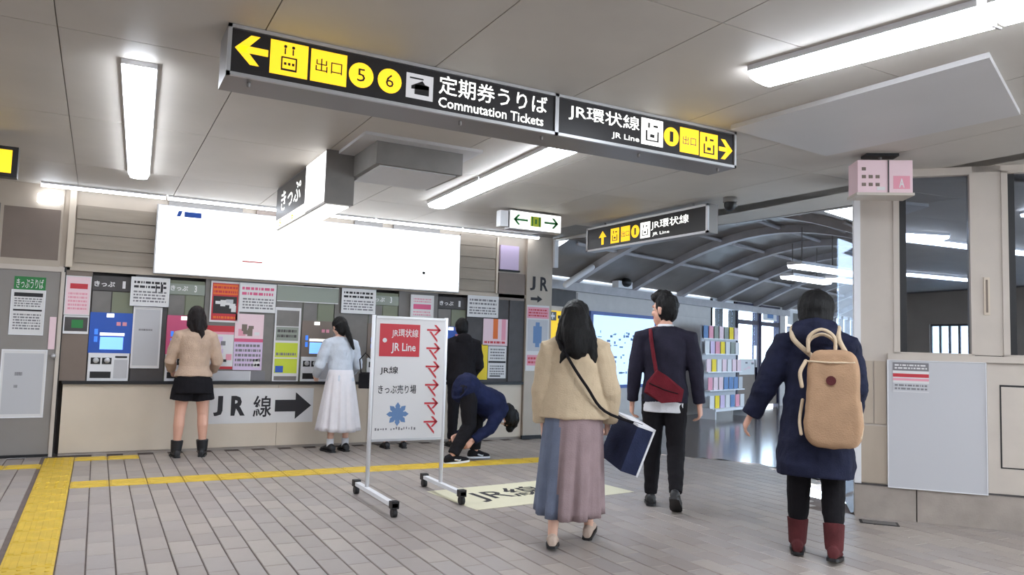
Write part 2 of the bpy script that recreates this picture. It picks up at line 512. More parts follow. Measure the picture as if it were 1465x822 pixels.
board('upper_rail', -1.6, -0.96, 2.30, 2.33, 'wall_beige', 0.03)
board('upper_panel', -1.6, -0.97, 2.05, 2.29, 'mid_grey', 0.004)
board('upper_rail', -0.96, -0.93, 2.0, 2.33, 'wall_beige', 0.03)
board('upper_panel', 4.87, 5.29, 1.93, 2.31, 'brown_panel', 0.02)
board('wall_notice_frame', 4.88, 5.20, 2.335, 2.355, 'black', 0.03)
board('lit_panel', 4.885, 5.18, 2.36, 2.70, 'lilac', 0.02)
# opening edges of the recess
struct(MB().box(-.40, -.335, YW-.005, YW+.3, 0, 2.0).build('trim_3', 'kiosk_beige'))
board('recess_jamb', -0.36, -0.33, 0, 2.0, 'black', 0.01)
# pillar with the JR lettering
pil = struct(MB().box(5.31, 5.73, 9.34, 9.8, 0, HC+0.01).build('wall_pillar', 'wall_beige'))
MB().box(5.28, 5.76, 9.31, 9.34, 0.0, 0.05).build('pillar_foot', 'black', pil)
text(pil, 'J', 5.36, 2.09, 5.45, 2.29, 9.337, 'ink', 0.03)
text(pil, 'R', 5.53, 2.09, 5.66, 2.29, 9.337, 'ink', 0.03)
a = MB(); a.prism([(5.38, 1.95), (5.49, 1.95), (5.49, 1.92), (5.57, 1.97), (5.49, 2.02), (5.49, 1.99), (5.38, 1.99)], 9.335, 9.34); a.build('arrow', 'ink', pil)
sheet('notice', FC, 5.32, 5.69, 0.95, 1.88, [(0.02, .80, .98, .97, 'pink'), ('L', .08, .82, .92, .95, 3, 'red'), (.05, .3, .95, .78, 'paper_grey'), (.3, .42, .68, .68, 'logo_blue'), (.4, .36, .58, .74, 'logo_blue'), (.05, .08, .95, .24, 'pink'), ('L', .1, .1, .9, .22, 2, 'red')], out=0.002,
      label='tall narrow pink and white notice with blue emblem on the pillar under the JR letters', cat='notice')
struct(MB().box(5.74, 5.80, 9.30, 9.36, 2.44, 2.84).build('trim_2', 'white'))

# door in the left of the ticket wall
d1 = struct(link('door_1', None, None, (-1.25, YW, 0)))
MB().box(0.0, 0.87, -0.01, 0.03, 0.01, 1.94).build('door_leaf', 'door_grey', d1)
mb = MB().box(-0.06, 0.90, -0.03, 0.05, 1.94, 1.99).box(0.875, 0.91, -0.03, 0.05, 0, 1.94); mb.build('door_frame', 'kiosk_beige', d1)
MB().box(0, 0.9, -0.02, 0.03, 0.0, 0.03).build('threshold', 'black', d1)
h = MB().box(0.80, 0.86, -0.022, -0.01, 1.12, 1.46).build('handle_plate', 'pale_pink', d1); h['label'] = 'pinkish push plate'
MB().tube([(0.86, -0.02, 1.05), (0.86, -0.06, 1.05)], [0.02, 0.026], 12).build('door_knob', 'steel', d1)
FDoor = Frame(0, YW-0.01, 0)
sheet('door_header', FDoor, -0.79, -0.51, 1.73, 1.87, [], base='green', label='green header plate with white characters at the top of the grey door', cat='sign')
hd = bpy.data.objects['door_header']
text(hd, 'きっぷうりば', -0.12, 0.02, 0.12, 0.12, -0.0075, 'paper', 0.008)
sheet('notice', FDoor, -0.80, -0.51, 1.27, 1.725, [(.06, .86, .94, .95, 'ink'), ('L', .08, .62, .92, .84, 4, 'ink_grey'), (.06, .53, .94, .57, 'ink'), ('L', .08, .1, .92, .48, 6, 'ink_grey')], border=('white', 0.008), label='white notice with black heading under the green plate on the grey door', cat='notice')
sheet('notice', FDoor, -0.84, -0.46, 0.42, 1.10, [(.04, .04, .96, .96, 'paper_grey'), ('L', .3, .6, .5, .7, 1, 'ink_grey'), ('L', .3, .42, .4, .5, 1, 'ink_grey')], border=('white', 0.012), label='large blank grey panel with white rim on the lower half of the grey door', cat='panel')

# counter
ct = thing('ticket_counter', 'long cream counter front with thin black top under the ticket machines', 'counter', (2.5, YW, 0))
for k in range(5):
    x0 = -2.79+k*1.118
    MB().box(x0+0.002, x0+1.116, 0, 0.2, 0.03, 0.755).build('counter_panel', 'counter_cream', ct)
MB().box(-2.80, 2.80, -0.04, 0.2, 0.755, 0.79).build('counter_top', 'black', ct)
MB().box(-2.79, 2.80, 0.01, 0.2, 0.0, 0.03).build('kick_strip', 'concrete', ct)
bn = sheet('counter_banner', FT, 1.18, 2.37, 0.30, 0.71, [], base='paper', th=0.004, out=0.0, label='white banner reading JR with black arrow on the cream counter front', cat='banner')
text(bn, 'J', -.55, .09, -.45, .32, -.006, 'ink', 0.04)
text(bn, 'R', -.36, .09, -.20, .32, -.006, 'ink', 0.04)
text(bn, '線', -.11, .07, .10, .32, -.006, 'ink', 0.012)
a = MB(); a.prism([(.14, .13), (.38, .13), (.38, .04), (.57, .20), (.38, .36), (.38, .27), (.14, .27)], -.007, -.004); a.build('arrow', 'ink', bn)

# ticket machines
def machine(u0, u1, label, kind):
    wd = u1-u0
    t = thing('ticket_machine', label, 'ticket machine', ((u0+u1)/2, YW+0.2, 0.79), 0, 'ticket machines above the counter')
    def b(nm, x0, x1, z0, z1, y0, m, lab=None):
        o = MB().box(-wd/2+x0*wd, -wd/2+x1*wd, -0.2-y0, 0, z0, z1).build(nm, m, t)
        if lab: o['label'] = lab
        return o
    b('body', 0, 1, 0, 1.14, -0.02, 'dark_grey' if kind == 'blue' else 'olive')
    b('header', 0.0, 1, .98, 1.10, 0.0, 'dark_grey' if kind == 'blue' else 'grey_green')
    text(t, 'きっぷ', -wd*.46, 1.02, wd*.02, 1.08, -0.203, 'paper', 0.03)
    text(t, '1' if kind == 'blue' else '3', wd*.2, 1.01, wd*.27, 1.09, -0.203, 'paper', 0.03)
    b('upper_panel', .02, .45, .74, .97, -0.01, 'mid_grey'); b('upper_panel', .48, .98, .74, .97, -0.01, 'olive')
    b('fascia', 0, 1, .30, .74, 0.0, {'blue': 'machine_blue', 'pink': 'deep_pink', 'red': 'brown_panel'}[kind])
    b('lamp', .38, .55, .69, .73, 0.006, 'sign_lit_white')
    b('button', .62, .72, .60, .64, 0.006, 'pink'); b('button', .76, .86, .60, .64, 0.006, 'pink')
    b('button', .12, .2, .5, .56, 0.006, 'screen_cyan'); b('button', .12, .2, .42, .48, 0.006, 'screen_cyan')
    b('screen_header', .25, .82, .49, .52, 0.006, 'sign_lit_white')
    b('screen', .26, .8, .34, .475, 0.006, 'screen_blue')
    s = b('slot_panel', .02, .97, 0.0, .30, 0.004, 'white')
    mb = MB()
    for x0, x1, z0, z1 in ((.08, .30, .18, .25), (.34, .56, .18, .25), (.08, .56, .03, .10), (.64, .92, .25, .27)):
        mb.box(-wd/2+x0*wd, -wd/2+x1*wd, -0.207, -0.2, z0, z1)
    mb.build('slot', 'black', s)
    for q in (.2, .46): MB().ell((-wd/2+q*wd, -.206, .22), .03, .008, .03).build('coin_dish', 'steel', s)
    b('note_panel', .62, .94, .03, .23, 0.008, 'paper_grey')
    return t
machine(-0.08, 0.335, 'blue fronted ticket machine with lit screen, nearest the grey door', 'blue')
machine(0.68, 1.06, 'olive and pink ticket machine behind the woman in black shorts', 'pink')
machine(2.19, 2.58, 'brown ticket machine behind the woman in the white skirt', 'red')
machine(3.98, 4.40, 'blue ticket machine partly behind the standing figure in black', 'blue')
machine(3.02, 3.42, 'brown ticket machine behind the upright sign on wheels', 'red')

def panel(fr, u0, u1, z0, z1, m, label, cat='panel', out=0.0, th=0.012):
    return tag(MB().box(-(u1-u0)/2, (u1-u0)/2, -th, 0, 0, z1-z0).build('panel', m, None, fr.at((u0+u1)/2, out, z0), fr.a), label, cat)
FR = Frame(0, YW+0.2, 0)                  # back of recess
FM = Frame(0, YW, 0)
def infill(u0, u1, m='dark_grey'):          # wall pieces between the machines, reaching the front
    return MB().box(u0, u1, YW+0.005, YW+0.2, 0.79, 1.97).build('infill_panel', m, wall)
infill(-0.33, -0.085, 'brown_panel'); infill(0.34, 0.675, 'dark_grey'); infill(1.065, 2.185, 'mid_grey'); infill(2.585, 3.015, 'mid_grey'); infill(3.425, 3.975, 'mid_grey'); infill(4.405, 5.31, 'dark_grey')
G = 'notices around the ticket machines'
N = lambda u0, u1, z0, z1, bl, lab, **k: sheet('notice', FM, u0, u1, z0, z1, bl, label=lab, group=G, **k)
N(-0.32, -0.10, 1.50, 1.90, [(0, 0, 1, 1, 'pale_pink'), (.15, .68, .9, .82, 'red'), ('L', .1, .1, .9, .6, 5, 'pink')], 'pale pink notice with one red bar beside the grey door', border=('paper', .01))
N(-0.315, -0.10, 1.30, 1.475, [(0, .1, 1, .95, 'dark_grey'), (.3, .3, .8, .8, 'green')], 'small dark green card in white rim under the pale pink notice', border=('white', .01))
N(0.30, 0.675, 1.625, 1.93, [('L', .06, .6, .94, .92, 2, 'ink'), ('L', .06, .1, .94, .55, 4, 'ink_grey'), (.78, .5, .84, .8, 'ink'), (.64, .5, .67, .78, 'ink')], 'landscape white notice above the tall blank sheet', out=.03, border=('white', .008))
N(0.345, 0.615, 0.94, 1.60, [(.03, .03, .97, .97, 'paper_grey'), ('L', .2, .6, .7, .66, 1, 'ink_grey')], 'tall nearly blank grey sheet in white rim between the first two machines', border=('white', .01))
r8 = N(1.13, 1.44, 1.48, 1.94, [(.03, .03, .97, .97, 'red'), (.06, .68, .94, .94, 'orange'), ('L', .08, .70, .92, .92, 2, 'red'), (.08, .2, .92, .64, 'sign_black'), ('B', .12, .25, .9, .6, 7, ['paper', 'paper_grey', 'paper']), ('L', .1, .05, .9, .16, 1, 'orange')], 'red and orange poster with black middle on the ticket wall', border=('paper', .008))
N(1.445, 1.85, 1.61, 1.94, [('L', .05, .55, .95, .92, 2, 'deep_pink'), ('L', .08, .08, .95, .5, 4, 'ink_grey')], 'landscape white notice with pink print right of the red poster', out=.02, border=('white', .006))
N(1.10, 1.405, 0.93, 1.43, [(0, .85, 1, 1, 'red'), (0, .80, 1, .86, 'pink'), (0, 0, 1, .8, 'paper'), (.35, .5, .6, .75, 'lilac'), ('B', .05, .1, .95, .75, 9, ['ink', 'ink_grey', 'pink', 'lilac']), (0, 0, 1, .06, 'red')], 'white flyer with red header below the red poster')
N(1.41, 1.735, 0.92, 1.58, [(0, .55, 1, 1, 'pale_pink'), (0, .5, 1, .56, 'deep_pink'), (0, 0, 1, .5, 'lilac'), ('B', .05, .58, .95, .98, 7, ['pink', 'paper', 'brown_panel', 'pale_pink']), ('L', .06, .05, .94, .48, 5, 'ink_grey'), (.7, .05, .92, .2, 'paper')], 'pink and lilac collage poster under the pink printed notice')
N(1.09, 1.78, 0.795, 0.91, [(0, 0, .75, 1, 'paper_grey'), (.76, 0, 1, 1, 'ink_grey')], 'low pale grey strip just above the counter top')
N(1.87, 2.16, 0.80, 1.67, [(.04, .75, .96, .97, 'mid_grey'), (.04, .55, .96, .74, 'grey_green'), ('L', .1, .58, .9, .72, 2, 'dark_grey'), (.04, .32, .96, .52, 'lime'), ('L', .08, .33, .9, .40, 1, 'ink_grey'), (.04, .10, .96, .30, 'lime'), (.08, .11, .4, .2, 'machine_blue'), (.04, .0, .96, .06, 'mid_grey')], 'tall list of four rows, the lower two lime green', border=('white', .008))
N(1.87, 2.62, 1.75, 1.95, [(.0, .05, 1, .95, 'grey_green')], 'wide grey green light strip above the list with lime rows', out=.01)
N(2.66, 3.09, 1.65, 1.95, [('L', .05, .6, .95, .93, 2, 'ink'), ('L', .05, .1, .95, .55, 4, 'ink_grey')], 'landscape white notice right of the woman in the white skirt', out=.03, border=('white', .006))
N(3.58, 3.89, 1.62, 1.92, [(.1, .4, .9, .62, 'deep_pink'), ('L', .1, .68, .9, .9, 2, 'pink'), ('L', .1, .1, .9, .34, 2, 'pink')], 'small white notice with bold pink bar above the upright sign', out=.03, border=('paper', .008))
N(4.40, 4.86, 1.68, 1.96, [('L', .05, .55, .95, .9, 2, 'ink_grey'), ('L', .05, .1, .95, .5, 3, 'ink_grey')], 'landscape white notice nearest the pillar', out=.03, border=('white', .006))
N(4.66, 5.04, 1.29, 1.66, [(0, 0, 1, 1, 'pale_pink'), (.4, .25, .6, 1, 'orange'), (.75, .2, .92, 1, 'pink'), ('L', .05, .05, .95, .2, 1, 'red')], 'pink and orange poster above the white form by the dark panel')
N(4.75, 5.03, 0.84, 1.28, [(.02, .48, .98, .54, 'ink'), ('L', .1, .58, .9, .95, 4, 'ink_grey'), ('L', .1, .1, .9, .42, 4, 'ink_grey'), (.1, .05, .7, .09, 'ink')], 'white form with black line under the pink and orange poster')
N(4.56, 4.74, 0.82, 1.30, [(0, 0, 1, 1, 'yellow_print'), ('B', .05, .1, .95, .9, 5, ['orange', 'yellow_print', 'paper'])], 'yellow strip poster beside the standing figure in black')
panel(FM, 5.06, 5.30, 0.795, 1.93, 'dark_grey', 'dark upright panel at the pillar end of the machines')

# lit route board
rb = thing('route_board', 'long white lit fare board above the ticket machines, blown out white', 'lightbox', (2.36, 9.26, 1.985), 0)
MB().box(-1.86, 1.86, 0, 0.095, 0, 0.775).build('housing', 'steel', rb)
MB().box(-1.845, 1.845, -0.012, 0, 0.012, 0.763).build('face', 'board_lit', rb)
l = MB().quad([(-1.66, -.014, .655), (-1.62, -.014, .655), (-1.60, -.014, .72), (-1.64, -.014, .72)]); l.box(-1.58, -1.40, -.0145, -.012, .655, .715); l.build('emblem', 'machine_blue', rb)
MB().box(-.93, -.70, -.0135, -.012, .195, .21).build('mark', 'red', rb)
MB().box(1.32, 1.36, -.0135, -.012, .21, .245).build('mark', 'black', rb)
mb = MB()
for q in range(6): mb.box(1.34+q*.035, 1.36+q*.035, -.0135, -.012, .10+.02*(q % 3), .105+.02*(q % 3))
mb.build('mark', 'ink_grey', rb)
for k, (x0, x1, m) in enumerate(((0.62, 1.42, 'mid_grey'), (1.58, 2.0, 'brown_panel'), (2.78, 3.15, 'mid_grey'), (3.3, 3.95, 'mid_grey'))):
    MB().box(x0, x1, YW-0.03, YW+0.02, 2.775, 2.825).build('vent_strip', m, wall)

# ------------------------------------------------------------------ ceiling lights
def lamp(label, p0, p1, wd, n, h=0.07, m='lamp_white', group='ceiling lights', z=HC):
    p0 = Vector((*p0, 0)); p1 = Vector((*p1, 0)); d = p1-p0; L_ = d.length
    t = thing('ceiling_light', label, 'light', (p0.x, p0.y, z-h), math.atan2(d.y, d.x), group)
    for k in range(n):
        a, b = L_*k/n+0.008, L_*(k+1)/n-0.008
        MB().box(a, b, -wd/2-0.008, wd/2+0.008, h*0.55, h).build('housing', 'white', t)
        R = [[(a if e == 0 else b, y, zz) for y, zz in ((-wd/2, h*.55), (-wd*.42, .008), (-wd*.2, 0), (wd*.2, 0), (wd*.42, .008), (wd/2, h*.55))] for e in (0, 1)]
        MB().rings(R, 0, True, False).build('diffuser', m, t)
    return t
lamp('wide single ceiling light running towards the counter above the grey door', (0.115, 4.72), (0.255, 8.05), 0.17, 1)
lamp('double ceiling light in line beyond the large hanging sign', (3.05, 4.80), (3.21, 7.72), 0.21, 2)
lamp('large ceiling light at the top above the kiosk', (3.12, 2.96), (3.36, 1.86), 0.24, 1)
lamp('ceiling light hung end to end with the large one above the kiosk', (3.365, 1.84), (3.62, 0.7), 0.24, 1)
for k in range(5):
    lamp('%s slim strip light counted from the grey door along the top of the ticket wall' % ['first', 'second', 'third', 'fourth', 'fifth'][k], (-0.62+1.21*k, 9.24), (-0.62+1.21*(k+1)-0.004, 9.24), 0.07, 1, 0.045, 'lamp_strip', 'strip lights along the ticket wall')
for yi, y0 in enumerate((-1.6, -5.2)):
    for xi, x0 in enumerate((-4.2, 0.1, 3.2)):
        lamp('ceiling light behind the viewer in the %s row, %s from the left wall' % (('nearer', 'farther')[yi], ('first', 'second', 'third')[xi]), (x0, y0), (x0+0.1, y0+2.6), 0.18, 1, group='lights behind the viewer')
lamp('added ceiling light outside the picture, brightening the kiosk', (5.2, 1.5), (5.75, 0.3), 0.2, 1, group='lights out of view')  # unseen lamp added to brighten the kiosk side
for x0, q_ in ((-3.0, 'second'), (-5.6, 'first')): lamp('ceiling light out of the picture, %s from the left wall of the hall' % q_, (x0, 4.0), (x0+0.1, 7.2), 0.18, 1, group='lights out of view')
# seam hook between the two large fixtures
tag(MB().tube([(3.37, 1.85, HC), (3.37, 1.85, HC-0.085)], 0.006, 6).tube([(3.37, 1.85, HC-0.085), (3.39, 1.83, HC-0.10)], 0.006, 6).build('light_hook', 'steel_dark'), 'small dark hook hanging between the two large ceiling lights', 'hook')
tag(MB().box(-0.64, -0.43, YW-0.06, YW, 2.66, 2.75).build('emergency_light', 'lamp_soft'), 'small white lit box on the wall at the end of the strip lights', 'light')

# ------------------------------------------------------------------ hanging signs
def pict(parent, x0, z0, x1, z1, y, m='sign_lit_yellow'):
    return MB().box(x0, x1, y-0.002, y, z0, z1).build('pictogram', m, parent)
def disc(mb, cx_, cz, r, y, t=0.002, n=24, m=0, ri=None):
    mb.prism([(cx_+r*math.cos(2*PI*k/n), cz+r*math.sin(2*PI*k/n)) for k in range(n)], y-t, y, m); return mb

SX0, SX1, SZ0, SZ1 = 0.475, 3.875, 2.60, 2.858
s1 = thing('direction_sign', 'long black overhead sign, yellow pictograms at both ends, white Japanese lettering', 'sign', (SX0, 3.9, SZ0), 0)
L1 = SX1-SX0; H1 = SZ1-SZ0
MB().box(0, L1, 0.0, 0.26, 0, H1).build('housing', 'steel_dark', s1)
MB().box(0.02, 1.895, -0.008, 0, 0.02, H1-0.02).build('face', 'sign_black', s1)
MB().box(1.925, L1-0.02, -0.008, 0, 0.02, H1-0.02).build('face', 'sign_black', s1)
mb = MB().box(0, L1, -0.02, 0, 0, 0.018).box(0, L1, -0.02, 0, H1-0.018, H1).box(0, 0.018, -0.02, 0, 0, H1).box(L1-0.018, L1, -0.02, 0, 0, H1).box(1.897, 1.923, -0.02, 0, 0, H1)
mb.build('frame', 'steel', s1)
Y1 = -0.0085
for k in (0.12, 1.3, 1.85, 2.6, 3.3): MB().tube([(k, 0.06, 0.0), (k, 0.06, -0.015)], 0.01, 8).build('bolt', 'steel_dark', s1)
add_arrow(MB(), 0.115, 0.145, 0.16, 0.15, 0.035, 'left', Y1).build('arrow', 'sign_lit_yellow', s1)
p = pict(s1, 0.205, 0.05, 0.395, 0.225, Y1, 'sign_lit_yellow')
mb = MB()                                                      # ticket gate pictogram: gate and people
for a, b, cc, d in ((.385, .075, .465, .085), (.385, .085, .392, .145), (.458, .085, .465, .145), (.385, .14, .465, .147), (.40, .16, .407, .19), (.44, .16, .447, .19), (.40, .105, .412, .118), (.42, .105, .432, .118), (.44, .105, .452, .118)): mb.box(a-.125, cc-.125, -0.0125, -0.0105, b, d)
disc(mb, .279, .2, .008, -0.0105); disc(mb, .319, .2, .008, -0.0105)
mb.build('symbol', 'sign_black', p)
p = pict(s1, 0.41, 0.05, 0.60, 0.22, Y1); text(p, '出口', 0.435, 0.105, 0.575, 0.175, -0.0115, 'sign_black', 0.0)
for x_, n_ in ((0.68, '5'), (0.84, '6')):
    o = disc(MB(), x_, 0.13, 0.068, Y1).build('number_disc', 'sign_lit_yellow', s1); text(o, n_, x_-.022, .095, x_+.022, .165, -0.0115, 'sign_black', 0.0)
p = pict(s1, 0.935, 0.06, 1.095, 0.20, Y1, 'sign_grey_lit')
mb = MB().box(.955, 1.035, -.0125, -.0105, .17, .178).box(.985, 1.07, -.0125, -.0105, .085, .14); mb.prism([(.965, .13), (1.03, .165), (1.045, .145), (1.07, .14), (1.07, .12), (.965, .112)], -.0125, -.0105); mb.build('symbol', 'sign_black', p)
text(s1, '定期券うりば', 1.13, 0.115, 1.845, 0.225, Y1-.001, 'sign_lit_white', 0.008)
text(s1, 'Commutation Tickets', 1.13, 0.04, 1.82, 0.098, Y1-.001, 'sign_lit_white', 0.014)
text(s1, 'JR環状線', 2.0, 0.115, 2.55, 0.22, Y1-.001, 'sign_lit_white', 0.008)
text(s1, 'JR Line', 2.33, 0.045, 2.55, 0.09, Y1-.001, 'sign_lit_white', 0.012)
def gate(parent, x0, x1, z0, z1, y, base):
    p = pict(parent, x0, z0, x1, z1, y, base)
    W_, H_ = x1-x0, z1-z0
    mb = MB()
    for a, b, cc, d in ((.2, .15, .8, .2), (.2, .2, .27, .55), (.73, .2, .8, .55), (.4, .3, .6, .42), (.3, .65, .38, .85), (.55, .7, .75, .78)): mb.box(x0+a*W_, x0+cc*W_, y-.004, y-.0022, z0+b*H_, z0+d*H_)
    mb.build('symbol', 'sign_black', p)
    return p
gate(s1, 2.565, 2.745, 0.05, 0.225, Y1, 'sign_lit_white')
o = disc(MB(), 2.818, 0.135, 0.064, Y1).build('number_disc', 'sign_lit_yellow', s1); text(o, '1', 2.803, .10, 2.833, .17, -.0115, 'sign_black')
p = pict(s1, 2.892, 0.045, 3.058, 0.215, Y1, 'sign_lit_yellow'); text(p, '出口', 2.915, .10, 3.035, .16, -.0115, 'brown_panel', .004)
gate(s1, 3.07, 3.232, 0.04, 0.21, Y1, 'sign_lit_yellow')
add_arrow(MB(), 3.308, 0.12, 0.125, 0.14, 0.03, 'right', Y1).build('arrow', 'sign_lit_yellow', s1)
for x_ in range(-1, 2): pass

# sign across the passage, facing left
s2 = thing('direction_sign', 'narrow black overhead sign with yellow up arrow, hung before the dark passage', 'sign', (5.4, 8.0, 2.515), -PI/2)
L2, H2 = 2.2, 0.30
MB().box(0, L2, 0.02, 0.14, 0, H2).build('housing', 'steel_dark', s2)
MB().box(0.02, L2-.02, 0.008, 0.02, 0.02, H2-.02).build('face', 'sign_black', s2)
MB().box(0, L2, 0, .02, 0, .022).box(0, L2, 0, .02, H2-.022, H2).box(0, .03, 0, .02, 0, H2).box(L2-.03, L2, 0, .02, 0, H2).build('frame', 'white', s2)
for k in (0.3, 1.9): MB().tube([(k, .08, H2), (k, .08, HC-2.515)], 0.012, 8).build('hanger', 'steel_dark', s2)
y2 = 0.0075
mb = MB(); mb.prism([(.325, .06), (.375, .06), (.375, .15), (.43, .15), (.35, .23), (.27, .15), (.325, .15)], y2-.002, y2); mb.build('arrow', 'sign_lit_yellow', s2)
gate(s2, .52, .69, .055, .235, y2, 'sign_lit_yellow'); p = pict(s2, .725, .055, .90, .235, y2); text(p, '出口', .74, .11, .89, .18, y2-.003, 'brown_panel', .004)
o = disc(MB(), 1.0, .15, .075, y2).build('number_disc', 'sign_lit_yellow', s2); text(o, '1', .985, .11, 1.015, .19, y2-.003, 'sign_black')
gate(s2, 1.095, 1.27, .055, .235, y2, 'sign_lit_white')
text(s2, 'JR環状線', 1.285, .125, 1.91, .235, y2-.001, 'sign_lit_white', .008); text(s2, 'JR Line', 1.31, .055, 1.6, .10, y2-.001, 'sign_lit_white', .012)

# green and white exit sign
s3 = thing('exit_sign', 'small lit white sign with green arrows pointing both ways above the pillar', 'sign', (4.02, 7.5, 2.625), 0)
MB().box(0, .69, 0.01, .13, 0, .215).build('housing', 'steel', s3)
MB().box(.01, .68, 0, .01, .01, .205).build('face', 'sign_lit_white', s3)
mb = add_arrow(MB(), .14, .11, .19, .12, .024, 'left', -.0005).build('arrow', 'green', s3); add_arrow(MB(), .55, .11, .19, .12, .024, 'right', -.0005).build('arrow', 'green', s3)
p = MB().box(.27, .41, -.0025, -.0005, .05, .165).build('pictogram', 'lime', s3)
MB().box(.285, .30, -.0045, -.0025, .05, .165).box(.38, .395, -.0045, -.0025, .05, .165).box(.33, .35, -.0045, -.0025, .08, .135).build('symbol', 'green', p)
for k in (.12, .57): MB().tube([(k, .07, .215), (k, .07, HC-2.625)], .008, 6).build('hanger', 'steel_dark', s3)
MB().box(-.11, -.012, .02, .12, 0.02, .2).build('side_box', 'white', s3)

# box sign seen end-on in front of the fare board
s4 = thing('box_sign', 'box sign seen end on with white letters on dark left face before the fare board', 'sign', (1.55, 8.05, 2.42), -PI/2)
L4, H4 = 1.95, HC-2.42
MB().box(0, L4, 0.012, .24, 0, H4).build('housing', 'steel_dark', s4)
MB().box(0.02, 1.25, 0, .012, .10, H4-.02).build('dark_face', 'sign_black', s4)
MB().box(1.27, L4-.01, 0, .012, .02, H4-.01).build('lit_face', 'board_lit', s4)
MB().box(0.02, 1.25, 0, .012, .005, .095).build('lower_strip', 'sign_lit_white', s4)
text(s4, 'きっぷ', .25, .16, 1.1, .36, -.001, 'sign_lit_white', .01)
text(s4, '5', .2, .015, .3, .085, -.001, 'sign_lit_yellow_dim'); text(s4, '6', .75, .015, .85, .085, -.001, 'sign_lit_yellow_dim')
MB().box(0.05, L4-.05, .03, .22, -.012, 0).build('bottom_panel', 'sign_lit_white', s4)
MB().box(L4, L4+.012, .0, .24, 0, H4).build('end_plate', 'mid_grey', s4)

# yellow lit sign at the left edge
s5 = thing('box_sign', 'black and yellow lit sign hung above the grey door', 'sign', (-2.35, 7.0, 2.50), 0)
MB().box(0, 1.72, 0.01, .12, 0, .24).build('housing', 'sign_black', s5)
MB().box(1.40, 1.68, 0, .01, .03, .21).build('face', 'sign_lit_yellow', s5); MB().box(.2, 1.36, 0, .01, .03, .21).build('face', 'sign_black', s5)
for k in (.3, 1.4): MB().tube([(k, .06, .24), (k, .06, HC-2.50)], .01, 6).build('hanger', 'steel_dark', s5)

# ceiling box and plate, camera, box sign by kiosk
cb = thing('ceiling_box', 'grey box with pale plate fixed under the ceiling beyond the large sign', 'duct', (2.2, 6.0, HC), 0)
MB().box(-.42, .30, -.5, .25, -.20, 0).build('box', 'mid_grey', cb)
MB().box(-.55, .42, -.62, .95, -.025, 0).build('plate', 'ceiling_light_panel', cb)
MB().box(-.38, .26, -.46, .21, -.21, -.20).build('bottom_plate', 'ceiling_light_panel', cb)
sc_ = thing('security_camera', 'small dark dome camera under the ceiling beside the narrow sign', 'camera', (5.53, 5.62, HC), 0)
MB().tube([(0, 0, 0), (0, 0, -.05)], .07, 16, round_ends=False).build('base', 'mid_grey', sc_)
MB().ell((0, 0, -.07), .06, .06, .07).build('dome', 'black', sc_)
MB().tube([(.05, 0, -.02), (.12, .05, -.06)], .02, 8).build('bracket', 'steel_dark', sc_)

s6 = thing('cube_sign', 'pale pink two-sided box sign hung from the ceiling before the kiosk window', 'sign', (5.18, 3.66, 2.545), FK.a+0.25)
MB().box(-.20, .20, -.02, .18, 0, .25).build('box', 'pale_pink', s6)
MB().box(-.21, .21, -.03, .19, -.02, 0).build('base_rim', 'kiosk_beige', s6)
MB().box(.02, .028, -.026, -.02, 0, .25).build('divider', 'dark_grey', s6)
mb = MB()
for q in range(7): mb.box(-.17+.05*(q % 3), -.14+.05*(q % 3), -.022, -.02, .05+.06*(q//3), .075+.06*(q//3))
mb.build('print', 'brown_panel', s6)['kind'] = 'stuff'
MB().box(.06, .18, -.0215, -.02, .03, .13).build('print', 'pink', s6); text(s6, 'A', .10, .04, .14, .11, -.023, 'paper'); MB().box(-.06, .0, -.0215, -.02, .02, .045).build('print', 'paper', s6)
MB().tube([(0, .08, .25), (0, .08, HC-2.545)], .014, 8).build('hanger', 'steel_dark', s6)
MB().box(-.12, .12, .02, .14, HC-2.545-.02, HC-2.545).build('mount', 'black', s6)

# ------------------------------------------------------------------ kiosk on the right
def kb(name, u0, u1, z0, z1, out, m, parent=None, depth=0.12):
    return MB().box(u0, u1, -out, depth, z0, z1).build(name, m, parent)
def kfix(o): o.location = FK.o; o.rotation_euler = (0, 0, FK.a); return o
wr = struct(kfix(kb('wall_right', 0.05, 0.30, 0.27, HC+.05, 0, 'kiosk_beige')))
kb('pillar_cap', .05, .25, .28, .74, .012, 'kiosk_wood', wr); kb('pillar_board', .06, .14, .76, 1.27, .012, 'kiosk_wood', wr); kb('pillar_board', .15, .235, .76, 1.27, .012, 'kiosk_wood', wr)
kb('corner_trim', 0.0, 0.05, .27, HC+.02, .02, 'white', wr)
kb('mullion', .875, 1.075, 1.34, HC+.02, 0, 'kiosk_beige', wr); kb('header', .30, 4.5, 2.81, HC+.02, 0, 'kiosk_beige', wr)
kb('mullion', 1.85, 2.05, 1.34, HC+.02, 0, 'kiosk_beige', wr); kb('infill', 2.05, 4.5, .27, HC+.02, 0, 'kiosk_beige', wr)
kb('ledge', .25, 4.5, 1.285, 1.335, .045, 'kiosk_beige', wr)
kb('lower_wall', .25, 4.5, .27, 1.285, 0, 'kiosk_beige', wr)
for a, b in ((0.0, .45), (.455, 1.4), (1.405, 2.6), (2.605, 4.5)): kb('curb_block', a+.002, b-.002, 0.0, .27, .02, 'concrete', wr)
kb('curb_cap', 0.0, 4.5, .262, .272, .025, 'dark_grey', wr)
